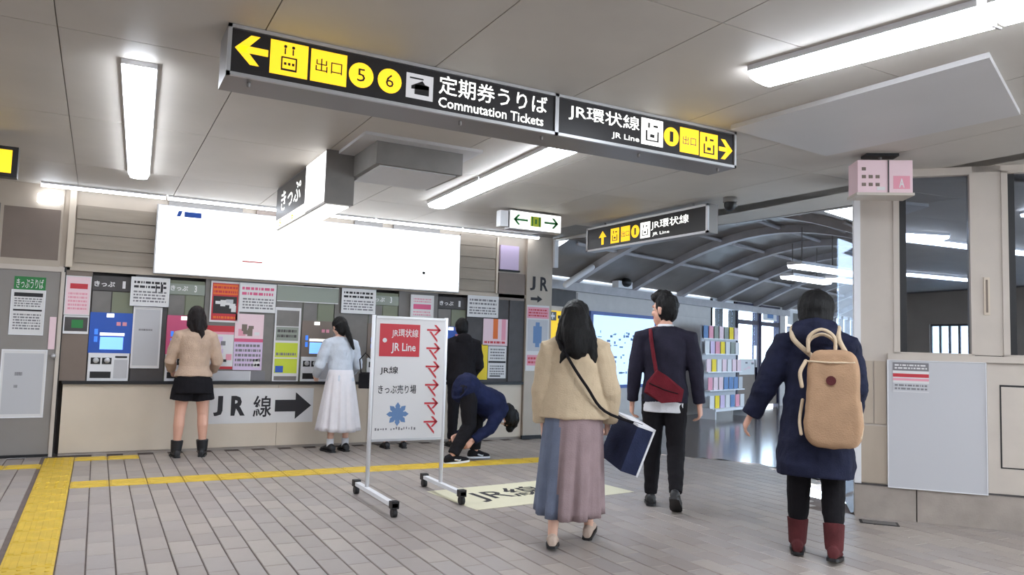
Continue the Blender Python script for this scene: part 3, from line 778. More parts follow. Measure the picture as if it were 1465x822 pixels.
# framed lower panel
kb('panel_board', .955, 1.8, .275, 1.28, .010, 'kiosk_beige', wr)
fp = kb('inset_panel', 1.05, 1.70, .48, 1.10, .016, 'kiosk_beige', wr)
mbk = MB()
for a, b, z0, z1 in ((1.04, 1.71, 1.10, 1.115), (1.04, 1.71, .47, .482), (1.04, 1.052, .47, 1.115), (1.70, 1.712, .47, 1.115)): mbk.box(a, b, -.013, 0, z0, z1)
mbk.build('panel_groove', 'black', wr)
kb('latch_plate', .945, .985, 1.66, 1.96, .012, 'counter_cream', wr); kb('latch_slot', .958, .972, 1.68, 1.94, .015, 'brown_panel', wr)
for n_, (a, b) in enumerate(((.30, .875), (1.075, 1.85))):
    wo = struct(kfix(MB().box(a, a+.045, -.01, .08, 1.335, 2.81).box(b-.02, b, -.01, .08, 1.335, 2.81).box(a, b, -.01, .08, 1.335, 1.35).box(a, b, -.01, .08, 2.795, 2.81).build('window_%d' % (n_+1), 'kiosk_beige')))
    MB().box(a+.045, a+.10, .03, .07, 1.35, 2.795).build('window_stile', 'black', wo)
    MB().box(a+.045, b-.02, .05, .056, 1.35, 2.795).build('pane', 'glass_dark', wo)
kin = MB().box(.12, 4.5, .58, .62, 0, HC).box(.1, .12, .12, .62, 0, HC).box(4.48, 4.5, 0, .62, 0, HC).box(.12, 4.48, .12, .58, .9, .95)
struct(kfix(kin.build('wall_kiosk_inside', 'dark_grey')))
bp_ = sheet('display_board', FK, .25, .94, .265, 1.28, [], base='paper_grey', th=.02, out=.018, border=('white', .006), label='large blank white board leaning on the lower kiosk wall', cat='board')
sheet('notice', FK, .285, .545, 1.03, 1.265, [(0, .72, 1, 1, 'ink_grey'), (0, .5, 1, .62, 'red'), (0, .38, 1, .46, 'pink'), (0, .02, 1, .3, 'paper_grey'), ('L', .05, .76, .95, .96, 2, 'paper'), ('L', .05, .05, .95, .28, 2, 'ink_grey')], out=.0392, th=.003, label='small grey and red striped notice on the blank white board', cat='notice')
dr = thing('floor_grate', 'dark worn metal drain cover on the floor at the kiosk curb', 'drain', (5.50, 3.95, 0), FK.a)
mb = MB().box(-.14, .14, -.07, .07, -.004, .004); mb.build('plate', 'black', dr)
for q in range(5): MB().box(-.12, .12, -.055+.025*q, -.045+.025*q, .004, .008).build('slat', 'steel_dark', dr)

# ------------------------------------------------------------------ passage beyond
def db(u0, u1, z0, z1, out=0.0, depth=.15): return MB().box(u0, u1, -out, depth, z0, z1)
def dfix(o, par=None):
    if par is None: o.location = FD.o; o.rotation_euler = (0, 0, FD.a)
    return o
mb = db(-1.2, 5.15, 0, 2.35); mb.box(5.15, 6.3, 0, .15, 0, 1.3); mb.box(8.75, 9.15, 0, .15, 0, 2.5); mb.box(10.2, 11.0, 0, .15, 0, 2.5)
mb.box(5.15, 18, 0, .15, 2.42, 2.6); mb.box(11, 18, 0, .15, 0, 1.0); mb.box(9.15, 10.2, 0, .15, 0, .8)
wf = struct(dfix(mb.build('wall_far', 'corridor_wall')))
db(-1.2, 9.2, 2.22, 2.36, .10).build('beam', 'vault_rib', wf)
db(-1.2, 16, 2.34, 2.55, -.02).build('painted_lit_strip', 'white', wf); db(-.9, .35, 1.95, 2.22, .02).build('dark_panel', 'dark_grey', wf)  # strip above the beam is plain white paint made to look lit
db(.4, 5.1, 1.98, 2.2, .015).build('blue_band', 'corridor_wall', wf)
for a in (5.15, 5.62, 6.27):
    db(a, a+.05, 1.3, 2.42, .02).build('window_post', 'black', wf)
w3 = struct(dfix(db(5.2, 6.27, 1.30, 1.34, .02).build('window_3', 'white')))
MB().box(5.2, 5.62, .05, .06, 1.34, 2.40).box(5.67, 6.27, .05, .06, 1.34, 2.40).build('pane', 'glass_clear', w3)
w8 = struct(dfix(MB().box(11, 18, -.01, .12, 1.0, 1.05).build('window_8', 'dark_grey')))
for q in range(13): MB().box(11+q*.58, 11.05+q*.58, -.02, .12, 1.05, 2.42).build('mullion', 'dark_grey', w8)
MB().box(11, 18, .05, .06, 1.05, 2.42).build('pane', 'glass_clear', w8)
# two glazed doors with pink lower panels
for n_, (a, b) in enumerate(((6.34, 7.5), (7.58, 8.74))):
    dd = struct(dfix(MB().box(a, a+.08, -.03, .1, 0, 2.42).box(b-.08, b, -.03, .1, 0, 2.42).box(a, b, -.03, .1, 1.93, 2.03).box(a, b, -.03, .1, 2.36, 2.42).build('door_%d' % (n_+2), 'sign_navy')))
    MB().box(a+.08, b-.08, .04, .05, 1.05, 1.93).build('pane', 'glass_clear', dd)
    MB().box(a+.08, b-.08, .04, .05, 2.03, 2.36).build('transom_pane', 'glass_clear', dd)
    MB().box(a+.08, b-.08, .02, .06, .06, 1.05).build('lower_panel', 'brown_panel', dd)
    MB().box(a+.08, b-.08, .0, .06, 1.0, 1.06).build('rail', 'white', dd)
    MB().box(b-.2, b-.17, -.06, .0, .95, 1.45).build('door_handle', 'steel', dd)
FDd = Frame(FD.o.x+FD.n.x*.035, FD.o.y+FD.n.y*.035, FD.a)
sheet('notice', FD, 6.5, 7.3, .78, 1.14, [('B', .05, .1, .95, .95, 6, ['ink_grey', 'paper_grey', 'pale_pink'])], out=.01, label='white posters across the middle of the nearer far glazed door', cat='poster')
sheet('notice', FD, 7.72, 8.5, 2.07, 2.33, [(.3, .2, .75, .85, 'logo_blue')], out=.035, label='white card with blue square over the second far glazed door', cat='notice')
sheet('notice', FD, 9.25, 10.1, 2.02, 2.4, [(.4, .1, .8, .8, 'mid_grey')], out=.01, label='white poster high on the far wall beside the black haired person', cat='poster')
sheet('notice', FD, 9.25, 10.1, .95, 1.95, [('L', .1, .2, .9, .9, 6, 'paper_grey')], out=.01, border=('blue_frame', .03), label='pale blue rimmed poster on the far wall below the white poster', cat='poster')
# lit map board
mp = thing('map_board', 'large pale blue lit map board on the far passage wall', 'lightbox', FD.at(1.78, .0, .60), FD.a)
MB().box(-1.05, 1.05, -.06, 0, 0, 1.32).build('housing', 'blue_frame', mp)
m_ = mat('map_lit', (196, 218, 244), emit=0.75)
MB().box(-.98, .98, -.07, -.06, .06, 1.26).build('face', 'map_lit', mp)
mb = MB()
for q in range(60):
    x_, z_ = random.uniform(-.9, .6), random.uniform(.15, 1.05); mb.box(x_, x_+random.uniform(.02, .12), -.0715, -.07, z_, z_+random.uniform(.01, .05))
mb.build('print', 'logo_blue', mp)['kind'] = 'stuff'
MB().box(.72, .76, -.0715, -.07, .75, 1.01).build('print', 'machine_blue', mp); MB().box(.72, .92, -.0715, -.07, 1.01, 1.05).build('print', 'machine_blue', mp)
ys_ = sheet('yellow_sign', FD, -.40, .08, 1.0, 1.87, [(.02, .82, .42, .98, 'sign_black'), (.1, .88, .34, .92, 'paper'), (.19, .84, .25, .96, 'paper'), (.5, .86, .95, .92, 'ink'), ('L', .5, .45, .95, .8, 3, 'ink'), ('L', .1, .1, .9, .4, 3, 'sign_lit_yellow')], base='sign_lit_yellow_dim', th=.04, out=.01, label='tall yellow lit sign with black corner beside the pillar', cat='sign')
# leaflet rack
rk = thing('leaflet_rack', 'tall white leaflet rack crowded with brochures before the far glazed doors', 'rack', FD.at(4.45, 0.85, 0), FD.a)
MB().box(-.75, .75, .30, .33, .15, 1.80).build('back_panel', 'paper_grey', rk)
for z_ in (.2, .55, .9, 1.25, 1.55):
    MB().box(-.75, .75, .30-.28*(1-z_/1.9), .30, z_-.02, z_).build('shelf', 'white', rk)
for sx in (-.72, .72): MB().box(sx-.02, sx+.02, 0, .33, 0, .18).build('leg', 'white', rk)
MB().box(-.76, .76, -.02, .02, .15, .2).build('front_rail', 'white', rk)
cols_ = ['paper', 'pale_pink', 'logo_blue', 'grey_green', 'lilac', 'paper_grey', 'yellow_print', 'pink', 'screen_blue']
bro = {}
cword = {'paper': 'white', 'pale_pink': 'pale pink', 'logo_blue': 'blue', 'grey_green': 'grey green', 'lilac': 'lilac', 'paper_grey': 'pale grey', 'yellow_print': 'yellow', 'pink': 'pink'}
for zi, z_ in enumerate((.2, .55, .9, 1.25, 1.55)):
    for k in range(7):
        cn = random.choice(cols_[:-1])
        if cn not in bro: bro[cn] = MB().box(-.085, .085, -.012, 0, 0, .24).mesh('brochure', [cn])
        p_ = FD.at(4.45-.66+k*.22, .85-(.30-.2*(1-z_/1.9)), z_)
        tag(link('brochure', bro[cn], None, p_, FD.a), '%s brochure, %s from the map board on the %s rack shelf' % (cword[cn], ('first', 'second', 'third', 'fourth', 'fifth', 'sixth', 'seventh')[k], ('lowest', 'second lowest', 'middle', 'second highest', 'top')[zi]), 'brochure', 'brochures in the leaflet rack')
# right side of the passage: glazed wall to daylight
FE = Frame(6.34, 4.80, math.atan2(0.336, 0.942))
mb = MB().box(1.2, 16, 0, .12, 0, .5).box(1.2, 16, 0, .12, 2.3, 2.7)
we = struct(mb.build('wall_glazed', 'corridor_wall', None, FE.at(0), FE.a))
for q in range(17): MB().box(.62+q*.9, .68+q*.9, 0, .12, 0, 2.3).build('glazing_post', 'vault_rib', we)
MB().box(-.3, 16, .05, .06, 0.02, 2.4).build('pane', 'glass_clear', we)
struct(MB().box(-.3, 16, -8, -.1, -.12, -.02).build('ground_outside', 'ground_pale', None, FE.at(0), FE.a))

# vaulted roof of the passage with ribs
def vz(q):     # height across the passage, q from the far wall
    return 2.34 + 0.88*math.sin(PI*min(1, max(0, q/5.6)))
NQ = 20
def arch(s0, s1, dz, th, name, m, par, q0=0, q1=5.6):
    R = []
    mb = MB()
    top = [(q0+(q1-q0)*k/NQ) for k in range(NQ+1)]
    for k in range(NQ):
        qa, qb = top[k], top[k+1]
        P = lambda s_, q_, z_: tuple(FD.u*s_ + FD.n*q_ + Vector((0, 0, z_)))
        za, zb = vz(qa)+dz, vz(qb)+dz
        mb.quad([P(s0, qa, za), P(s1, qa, za), P(s1, qb, zb), P(s0, qb, zb)], 0, False)
        if th:
            mb.quad([P(s0, qa, za), P(s0, qb, zb), P(s0, qb, zb+th), P(s0, qa, za+th)]); mb.quad([P(s1, qa, za), P(s1, qa, za+th), P(s1, qb, zb+th), P(s1, qb, zb)])
    mb.fix = False
    return mb.build(name, m, par, FD.o if par is None else (0, 0, 0))
va = struct(arch(-1.0, 18, 0.10, 0, 'ceiling_vault', 'vault_grey', None))
for k in range(9):
    s_ = 0.2+1.75*k
    arch(s_, s_+.14, -0.02, .14, 'rib', 'vault_rib', va)
for q_ in (0.9, 1.8, 2.8, 3.8, 4.7):      # corrugated longitudinal battens
    pa = FD.u*-0.8+FD.n*q_+Vector((0, 0, vz(q_)+.06)); pb = FD.u*17+FD.n*q_+Vector((0, 0, vz(q_)+.06))
    MB().tube([pa, pb], .03, 6).build('batten', 'vault_rib', va)
mb = MB().box(0, .05, -8, 0, -.2, 4)
def far_lamp(lbl, p0, p1): return lamp(lbl, p0, p1, .24, 1, .10, 'lamp_soft', 'lights under the vault', 2.65)
for lbl, a, b in (('nearer white light hung under the dark vaulted roof', (10.15, 9.0), (11.45, 9.25)), ('farther white light hung under the dark vaulted roof', (10.95, 8.73), (12.2, 8.9)), ('slim pale light high on the vault', (8.9, 7.75), (10.9, 8.0))):
    t = far_lamp(lbl, a, b)
    for u_ in (.2, 1.0): MB().tube([(u_, 0, .1), (u_, 0, .62)], .01, 6).build('hanger', 'steel_dark', t)
pb = thing('pipe', 'short pale diagonal pipe brace under the roof behind the pillar', 'pipe', (6.45, 10.1, 2.3), 0)
MB().tube([(0, 0, -.02), (.42, -.1, .28)], .05, 10).build('tube', 'white', pb)
sp = thing('loudspeaker', 'small black and white fitting on the beam above the map board', 'loudspeaker', FD.at(1.55, .12, 2.36), FD.a)
MB().box(-.22, .22, -.08, .05, 0, .12).build('base', 'white', sp); MB().ell((0, -.1, .1), .12, .08, .08).build('cone', 'black', sp)
struct(MB().box(0, .1, -3, 12, 0, 4).build('wall_end', 'corridor_wall', None, (FD.u*18+FD.o)+FD.n*9, FD.a))

# ------------------------------------------------------------------ wheeled sign stand
ss = thing('sign_stand', 'white wheeled sign stand with red panel and column of red arrows', 'sign', (2.36, 6.16, 0), 0)
for sx in (-.325, .335): MB().tube([(sx, 0, .07), (sx, 0, 1.53)], .017, 10, round_ends=False).build('post', 'white', ss)
bo = MB().box(-.31, .32, -.015, .015, .49, 1.51).build('board', 'paper', ss)
MB().box(-.31, .32, -.02, .02, 1.505, 1.525).build('board_rim', 'steel', bo); MB().box(-.31, .32, -.02, .02, .475, .495).build('board_rim', 'steel', bo)
yb = -.0155
rp_ = MB().box(-.275, .085, yb-.002, yb, 1.185, 1.46).build('red_plate', 'red', bo)
text(bo, 'JR環状線', -.17, 1.34, .07, 1.42, yb-.003, 'paper', .006); text(bo, 'JR Line', -.17, 1.21, .05, 1.30, yb-.003, 'paper', .015); text(bo, '・', -.25, 1.30, -.21, 1.34, yb-.003, 'paper', .01)
text(bo, 'JR線', -.26, 1.03, -.10, 1.10, yb-.001, 'ink', .01)
text(bo, 'きっぷ売り場', -.27, .87, .07, .945, yb-.001, 'ink', .01)
mb = MB()
for k in range(8):
    a = k*PI/4
    mb.prism(rot_xz([(-.102, .73), (-.112, .77), (-.09, .80), (-.068, .77), (-.078, .73)], -.09, .70, a), yb-.0012-.0001*k, yb)
disc(mb, -.09, .70, .055, yb-.0012, .002)
mb.build('blue_emblem', 'logo_blue', bo)
mb = MB()
for k in range(16):
    if k != 5: mb.box(-.285+k*.023, -.285+k*.023+random.uniform(.008, .017), yb-.001, yb, .565+random.uniform(0, .008), .565+random.uniform(.015, .03))
mb.build('small_print', 'ink_grey', bo)['kind'] = 'stuff'
for k in range(6):
    zc = 1.42-.158*k
    mb = add_arrow(MB(), .215, zc, .13, .09, .016, 'right', yb, .002)
    mb.prism([(.17, zc-.012), (.19, zc-.012), (.25, zc-.085), (.25, zc-.105), (.23, zc-.085)], yb-.002, yb)
    mb.build('red_arrow', 'red', bo)
for sx, ya, ybk in ((-.33, -.70, .30), (.335, -.47, .40)):
    ft = MB().box(sx-.022, sx+.022, ya, ybk, .075, .105).build('foot_bar', 'white', ss)
    for yy in (ya+.03, ybk-.03):
        mb = MB()
        mb.box(sx-.03, sx+.03, yy-.03, yy+.03, .065, .12, 0)
        mb.tube([(sx-.018, yy, .035), (sx+.018, yy, .035)], .035, 14, 0, round_ends=False)
        mb.build('caster', 'black', ft)
# floor sticker
fs = thing('floor_sticker', 'pale yellow floor sticker with black JR lettering by the sign stand', 'floor sign', (2.72, 5.48, 0.0), math.radians(6))
MB().box(0, 1.7, 0, .84, 0.001, .003).build('sheet', mat('sticker', (218, 212, 184), rough=.5), fs)
def ftext(par, body, x0, y0, x1, y1, z, m):
    V, F = text_mesh(body, .01)
    mb = MB(); mb.fix = False; mb.v = [(x0+a*(x1-x0), y0+b*(y1-y0), z) for a, b in V]; mb.f = F; mb.m = [0]*len(F); mb.sm = [False]*len(F); return mb.build('lettering', m, par)
ftext(fs, 'JR線', .22, .22, 1.0, .66, .0042, 'ink')
mb = MB(); mb.quad([(1.1, .36, .0042), (1.35, .36, .0042), (1.35, .5, .0042), (1.1, .5, .0042)]); mb.quad([(1.35, .25, .0042), (1.6, .43, .0042), (1.35, .61, .0042)]); mb.build('arrow', 'ink', fs)
# ------------------------------------------------------------------ people
def remesh(mb, name, mats, voxel=0.006, smooth=3, fold=0.0, fscale=9.0, stretch=(1, 1, 1), dec=0.5, matfn=None):
    me = mb.mesh(name, mats if isinstance(mats, (list, tuple)) else [mats])
    o = bpy.data.objects.new(name, me); COL.objects.link(o)
    r = o.modifiers.new('r', 'REMESH'); r.mode = 'VOXEL'; r.voxel_size = voxel
    s_ = o.modifiers.new('s', 'SMOOTH'); s_.factor = 0.5; s_.iterations = smooth
    if dec < 1:
        d_ = o.modifiers.new('d', 'DECIMATE'); d_.ratio = dec
    bpy.context.view_layer.update()
    dg = bpy.context.evaluated_depsgraph_get()
    m2 = bpy.data.meshes.new_from_object(o.evaluated_get(dg), depsgraph=dg)
    bpy.data.objects.remove(o); bpy.data.meshes.remove(me)
    m2.name = name
    if fold:
        m2.update()
        nn = [v.normal.copy() for v in m2.vertices]
        for v, q in zip(m2.vertices, nn):
            p = Vector((v.co.x*stretch[0], v.co.y*stretch[1], v.co.z*stretch[2]))*fscale
            v.co += q*fold*(noise.noise(p)+0.5*noise.noise(p*2.3+Vector((5, 1, 2))))
    m2.polygons.foreach_set('use_smooth', [True]*len(m2.polygons))
    if matfn:
        for p in m2.polygons: p.material_index = matfn(p.center)
    m2.update()
    return m2

class Rig:
    """joints of a standing, walking or bending person; local y is forward, z up"""
    def __init__(s, h, lean=0, twist=0, legs=((0,0,0),(0,0,0)), arms=None, head=(0, 0), hips=0.085, sh=0.165, wide=1.0):
        k = s.k = h/1.6; s.wide = wide
        R = lambda ax, d: Matrix.Rotation(math.radians(d), 3, ax)
        s.T = R('Z', twist) @ R('X', -lean)
        s.P = Vector((0, 0, 0))
        J = s.J = {}
        lz = []
        for i, sd in enumerate((-1, 1)):
            a, o_, kn = legs[i][:3]
            hp = Vector((sd*hips*k, 0, -0.01*k))
            d1 = Vector((sd*math.sin(math.radians(o_)), math.sin(math.radians(a)), -math.cos(math.radians(a)))).normalized()
            a2 = a-kn
            d2 = Vector((sd*math.sin(math.radians(o_))*0.5, math.sin(math.radians(a2)), -math.cos(math.radians(a2)))).normalized()
            kne = hp+d1*0.385*k; ank = kne+d2*0.375*k
            fp = legs[i][3] if len(legs[i]) > 3 else 0
            fy = legs[i][4] if len(legs[i]) > 4 else 6
            fd = R('Z', -sd*fy) @ (R('X', fp) @ Vector((0, 1, 0))); fu = R('Z', -sd*fy) @ (R('X', fp) @ Vector((0, 0, 1)))
            J['hip', i], J['knee', i], J['ank', i], J['fd', i], J['fu', i] = hp, kne, ank, fd, fu
            for yy in (-.06, .16): lz.append((ank-fu*0.075*k+fd*yy*k).z)
        dz = -min(lz)
        for kk in list(J):
            if kk[0] in ('hip', 'knee', 'ank'): J[kk] = J[kk]+Vector((0, 0, dz))
        s.P = Vector((0, 0, dz))
        s.t = lambda x, y, z: s.P + s.T @ Vector((x*k, y*k, z*k))      # torso space, z from pelvis
        J['neck'] = s.t(0, -.005, .535); 
        hr = R('Z', head[0]) @ R('X', head[1])
        s.H = (s.T @ R('X', lean*0.6)) @ hr if lean < 60 else s.T @ hr
        s.hc = J['neck'] + s.H @ Vector((0, .015*k, .125*k)) 
        arms = arms or ((5, 8, 12, 4), (5, 8, 12, 4))
        for i, sd in enumerate((-1, 1)):
            S0 = s.t(sd*sh, -.005, .442)
            f = lambda a, o_: Vector((sd*math.sin(math.radians(o_)), math.sin(math.radians(a))*math.cos(math.radians(o_)), -math.cos(math.radians(a))*math.cos(math.radians(o_))))
            a, o_, a2, o2 = arms[i][:4]
            E0 = S0+f(a, o_)*.275*k; W0 = E0+f(a2, o2)*.235*k
            J['sh', i], J['el', i], J['wr', i], J['hd', i] = S0, E0, W0, f(a2, o2)
    def torso(s, mb, prof, n=22):
        """prof: (z, rx, ry, y offset)"""
        k = s.k; R = []
        for z, rx, ry, yo in prof:
            R.append([s.t(rx*math.cos(2*PI*q/n), yo+ry*math.sin(2*PI*q/n), z) for q in range(n)])
        mb.rings(R)
    def hand(s, mb, i, curl=35):
        k = s.k; sd = -1 if i == 0 else 1
        d = s.J['hd', i].normalized(); W = s.J['wr', i]
        inw = Vector((-sd, 0.25, 0)); pn = (inw - d*inw.dot(d)).normalized()     # palm faces the body
        fw = d.cross(pn); 
        if fw.y < 0: fw = -fw                                                    # thumb side, forward
        knu = []
        for q, (off, ln) in enumerate(((.030, .070), (.010, .078), (-.010, .072), (-.028, .056))):
            kp = W + (d*.085 + fw*off)*k
            mb.tube([W+fw*off*.45*k, W+(d*.045+fw*off*.8)*k, kp], [.017*k, .016*k, .012*k], 8)
            p = kp; a = 0; pts = [kp]
            for ph, sg in enumerate((.45, .32, .23)):
                a += math.radians(curl*(1, .9, .6)[ph])
                p = p + (d*math.cos(a)+pn*math.sin(a))*ln*sg*k; pts.append(p)
            mb.tube(pts, [.0095*k, .009*k, .0082*k, .007*k], 8)
        tb = W+(d*.028+fw*.022)*k
        mb.tube([W+d*.01*k, tb, tb+(d*.035+fw*.022+pn*.012)*k, tb+(d*.062+fw*.022+pn*.022)*k], [.016*k, .014*k, .0105*k, .008*k], 8)
    def head(s, mb):
        k = s.k; H = s.H; cen = s.hc
        p = lambda x, y, z: cen+H @ Vector((x*k, y*k, z*k))
        mb.ell(cen+H @ Vector((0, -.008*k, .025*k)), .073*k, .092*k, .088*k, H)
        mb.ell(p(0, .018, -.035), .058*k, .070*k, .078*k, H)
        mb.tube([p(0, .07, -.075), p(0, .055, -.095)], [.024*k, .026*k], 10)       # chin
        mb.tube([p(0, .086, .012), p(0, .100, -.018), p(0, .098, -.030)], [.009*k, .012*k, .013*k], 8)   # nose
        mb.tube([p(-.03, .080, .030), p(.03, .080, .030)], .012*k, 8)               # brow
        for sd in (-1, 1): 
            mb.ell(p(sd*.074, -.005, -.008), .010*k, .020*k, .032*k, H, 10, 8)
            mb.ell(p(sd*.030, .068, -.028), .022*k, .020*k, .022*k, H, 10, 8)
        mb.tube([s.J['neck']-s.T @ Vector((0, .005*k, .04*k)), p(0, -.02, -.06)], [.052*k, .047*k], 14)
    def body(s, skin, parent, hand_curl=(35, 35)):
        k = s.k; wd = s.wide
        mb = MB()
        s.torso(mb, [(-.09, .10, .085, -.01), (-.05, .150*wd, .105, -.01), (.02, .155*wd, .108, -.01), (.12, .125*wd, .092, 0), (.22, .125*wd, .09, .005), (.34, .148*wd, .105, .005), (.42, .15, .095, 0), (.48, .125, .07, -.005), (.52, .065, .055, -.005), (.55, .05, .05, 0)])
        for i, sd in enumerate((-1, 1)):
            J = s.J
            hp, kn, an = J['hip', i], J['knee', i], J['ank', i]
            back = (J['knee', i]-J['hip', i]).cross(Vector((1, 0, 0))).normalized()
            if back.y > 0: back = -back
            mb.tube([hp, hp.lerp(kn, .3), hp.lerp(kn, .75), kn, kn.lerp(an, .3)+back*.012*k, kn.lerp(an, .65)+back*.004*k, an], [x*k*wd for x in (.082, .078, .056, .050, .051, .038, .032)], 14)
            fd, fu = J['fd', i], J['fu', i]
            mb.tube([an-fu*.035*k-fd*.03*k, an-fu*.035*k+fd*.05*k, an-fu*.05*k+fd*.13*k], [.034*k, .033*k, .024*k], 10)
            mb.tube([J['sh', i], J['sh', i].lerp(J['el', i], .5), J['el', i], J['el', i].lerp(J['wr', i], .3), J['wr', i]], [x*k for x in (.048, .042, .036, .036, .024)], 12)
            mb.tube([s.t(sd*.06, 0, .49), J['sh', i]], [.05*k, .05*k], 12)
            s.hand(mb, i, hand_curl[i])
        s.head(mb)
        o = link('body', remesh(mb, 'body', [skin], .0058, 2, dec=.45), parent)
        p = lambda x, y, z: s.hc+s.H @ Vector((x*k, y*k, z*k))
        for sd in (-1, 1):
            e = MB().ell(p(sd*.031, .076, .005), .014*k, .010*k, .009*k, s.H, 10, 8).build('eye', 'eye_white', parent)
            MB().ell(p(sd*.031, .083, .005), .007*k, .005*k, .007*k, s.H, 8, 6).build('iris', 'iris', e)
        MB().ell(p(0, .084, -.058), .024*k, .008*k, .008*k, s.H, 12, 8).build('lips', 'lip', parent)
        return o
    def shoe(s, i, parent, mats, shaft=0.0, name='shoe', sole='black', sl=1.0):
        k = s.k*sl; J = s.J; an, fd, fu = J['ank', i], J['fd', i], J['fu', i]
        sx = fd.cross(fu)
        base = an-fu*.075*s.k
        R = []
        for y, w_, h_ in ((-.082, .020, .05), (-.07, .033, .075), (-.03, .037, .09), (.03, .038, .085), (.08, .045, .06), (.13, .042, .045), (.165, .028, .035), (.178, .012, .025)):
            R.append([base+fd*y*k+sx*w_*math.cos(2*PI*q/14)*k+fu*(h_/2+.004+h_/2*math.sin(2*PI*q/14)*(1 if math.sin(2*PI*q/14) > 0 else .9))*k for q in range(14)])
        mb = MB().rings(R)
        if shaft: 
            kn = J['knee', i]; top = an.lerp(kn, shaft)
            mb.tube([an-fu*.02*k, an, top], [.052*k, .054*k, .064*k], 14, round_ends=False)
        o = link(name, remesh(mb, name, [mats], .006, 2, fold=.002, dec=.6), parent)
        R = []
        for z in (0, .018*k):
            pts = []
            for y, w_ in ((-.085, .02), (-.07, .036), (0, .039), (.08, .047), (.13, .045), (.17, .03), (.183, .012)): pts.append((y, w_))
            loop = [base+fd*y*k+sx*w_*k+fu*(z-.003) for y, w_ in pts]+[base+fd*y*k-sx*w_*k+fu*(z-.003) for y, w_ in reversed(pts)]
            R.append(loop)
        MB().rings(R, 0, True, False).build('sole', sole, o)
        return o
    def sleeves(s, mb, r=(.065, .058, .052, .044), to=.96):
        k = s.k; J = s.J
        for i, sd in enumerate((-1, 1)):
            W = J['el', i].lerp(J['wr', i], to)
            mb.tube([s.t(sd*.06, -.003, .478), J['sh', i], J['sh', i].lerp(J['el', i], .5), J['el', i], J['el', i].lerp(W, .6)], [r[0]*k*.9, r[0]*k, r[1]*k, r[2]*k, r[3]*k*1.06], 14)
            mb.tube([J['el', i].lerp(W, .5), W], [r[3]*k*1.08, r[3]*k], 14, round_ends=False)
    def trousers(s, parent, m, r=(.10, .075, .062, .056), to=.94, name='trousers', waist=.14):
        k = s.k; J = s.J; mb = MB()
        s.torso(mb, [(-.09, .11, .095, -.01), (-.04, .163*s.wide, .118, -.012), (.03, .165*s.wide, .118, -.01), (waist, .142*s.wide, .105, 0)])
        for i in (0, 1):
            hp, kn, an = J['hip', i], J['knee', i], J['ank', i]; e = kn.lerp(an, to)
            mb.tube([hp+Vector((0, 0, .01)), hp.lerp(kn, .3), hp.lerp(kn, .8), kn, kn.lerp(e, .7)], [r[0]*k, r[0]*.95*k, r[1]*k, r[1]*.97*k, r[2]*k], 14)
            mb.tube([kn.lerp(e, .6), e], [r[2]*k, r[3]*k], 14, round_ends=False)
        return link(name, remesh(mb, name, [m], .0075, 3, fold=.006, fscale=10, stretch=(1, 1, 1.6), dec=.6), parent)
    def skirt(s, parent, m, zw, zh, rw, rh, n=14, amp=.012, name='skirt', cx=0, cy=0, mats=None, split=None):
        NN = 96; R = []
        z0, z1 = zw, zh
        for j in range(15):
            f = j/14
            ring = []
            for q in range(NN):
                th = 2*PI*q/NN
                rx = rw[0]+(rh[0]-rw[0])*f**.8; ry = rw[1]+(rh[1]-rw[1])*f**.8
                a_ = 1+amp/rw[0]*f*(math.cos(n*th+.6*math.sin(3*th))+.4*math.sin((n*2+1)*th))
                wob = .008*math.sin(2*th+1.3)*f
                ring.append(Vector((cx*f+rx*a_*math.cos(th), cy*f+ry*a_*math.sin(th), z0+(z1-z0)*f+wob)))
            R.append(ring)
        inner = [[p.lerp(Vector((cx, cy, p.z+.012)), .06) for p in R[-1]], [p.lerp(Vector((cx*.5, cy*.5, p.z+.2)), .25) for p in R[-1]]]
        mb = MB().rings(R+inner)
        o = mb.build(name, mats or [m], parent)
        if split:
            for p in o.data.polygons: p.material_index = split(p.center)
        return o
    def hair(s, parent, m, extra=None, off=(0, -.016, .032), r=(.088, .104, .100), fold=.006, cut=None):
        k = s.k; mb = MB(); H = s.H
        p = lambda x, y, z: s.hc+H @ Vector((x*k, y*k, z*k))
        mb.ell(p(*off), r[0]*k, r[1]*k, r[2]*k, H, 20, 14)
        if extra: extra(mb, p, k)
        return link('hair', remesh(mb, 'hair', [m], .006, 2, fold=fold, fscale=28, stretch=(1, 1, .35), dec=.6), parent)

def person(label, loc, heading, group=None):
    hd = Vector((*heading, 0)).normalized()
    t = thing('person', label, 'person', (loc[0], loc[1], 0), math.atan2(-hd.x, hd.y))
    return t
def to_world(t, v): return Matrix.Translation(t.location) @ Matrix.Rotation(t.rotation_euler.z, 4, 'Z') @ v

TOP = [(-.06, .155, .11, -.01), (.0, .16, .115, -.01), (.12, .14, .105, 0), (.24, .142, .105, .005), (.36, .162, .118, .005), (.44, .165, .108, 0), (.495, .13, .08, -.005), (.53, .068, .062, -.005)]
def scaled(prof, fx, fy, zmin): return [(max(z, zmin), rx*fx, ry*fy, yo) for z, rx, ry, yo in prof]

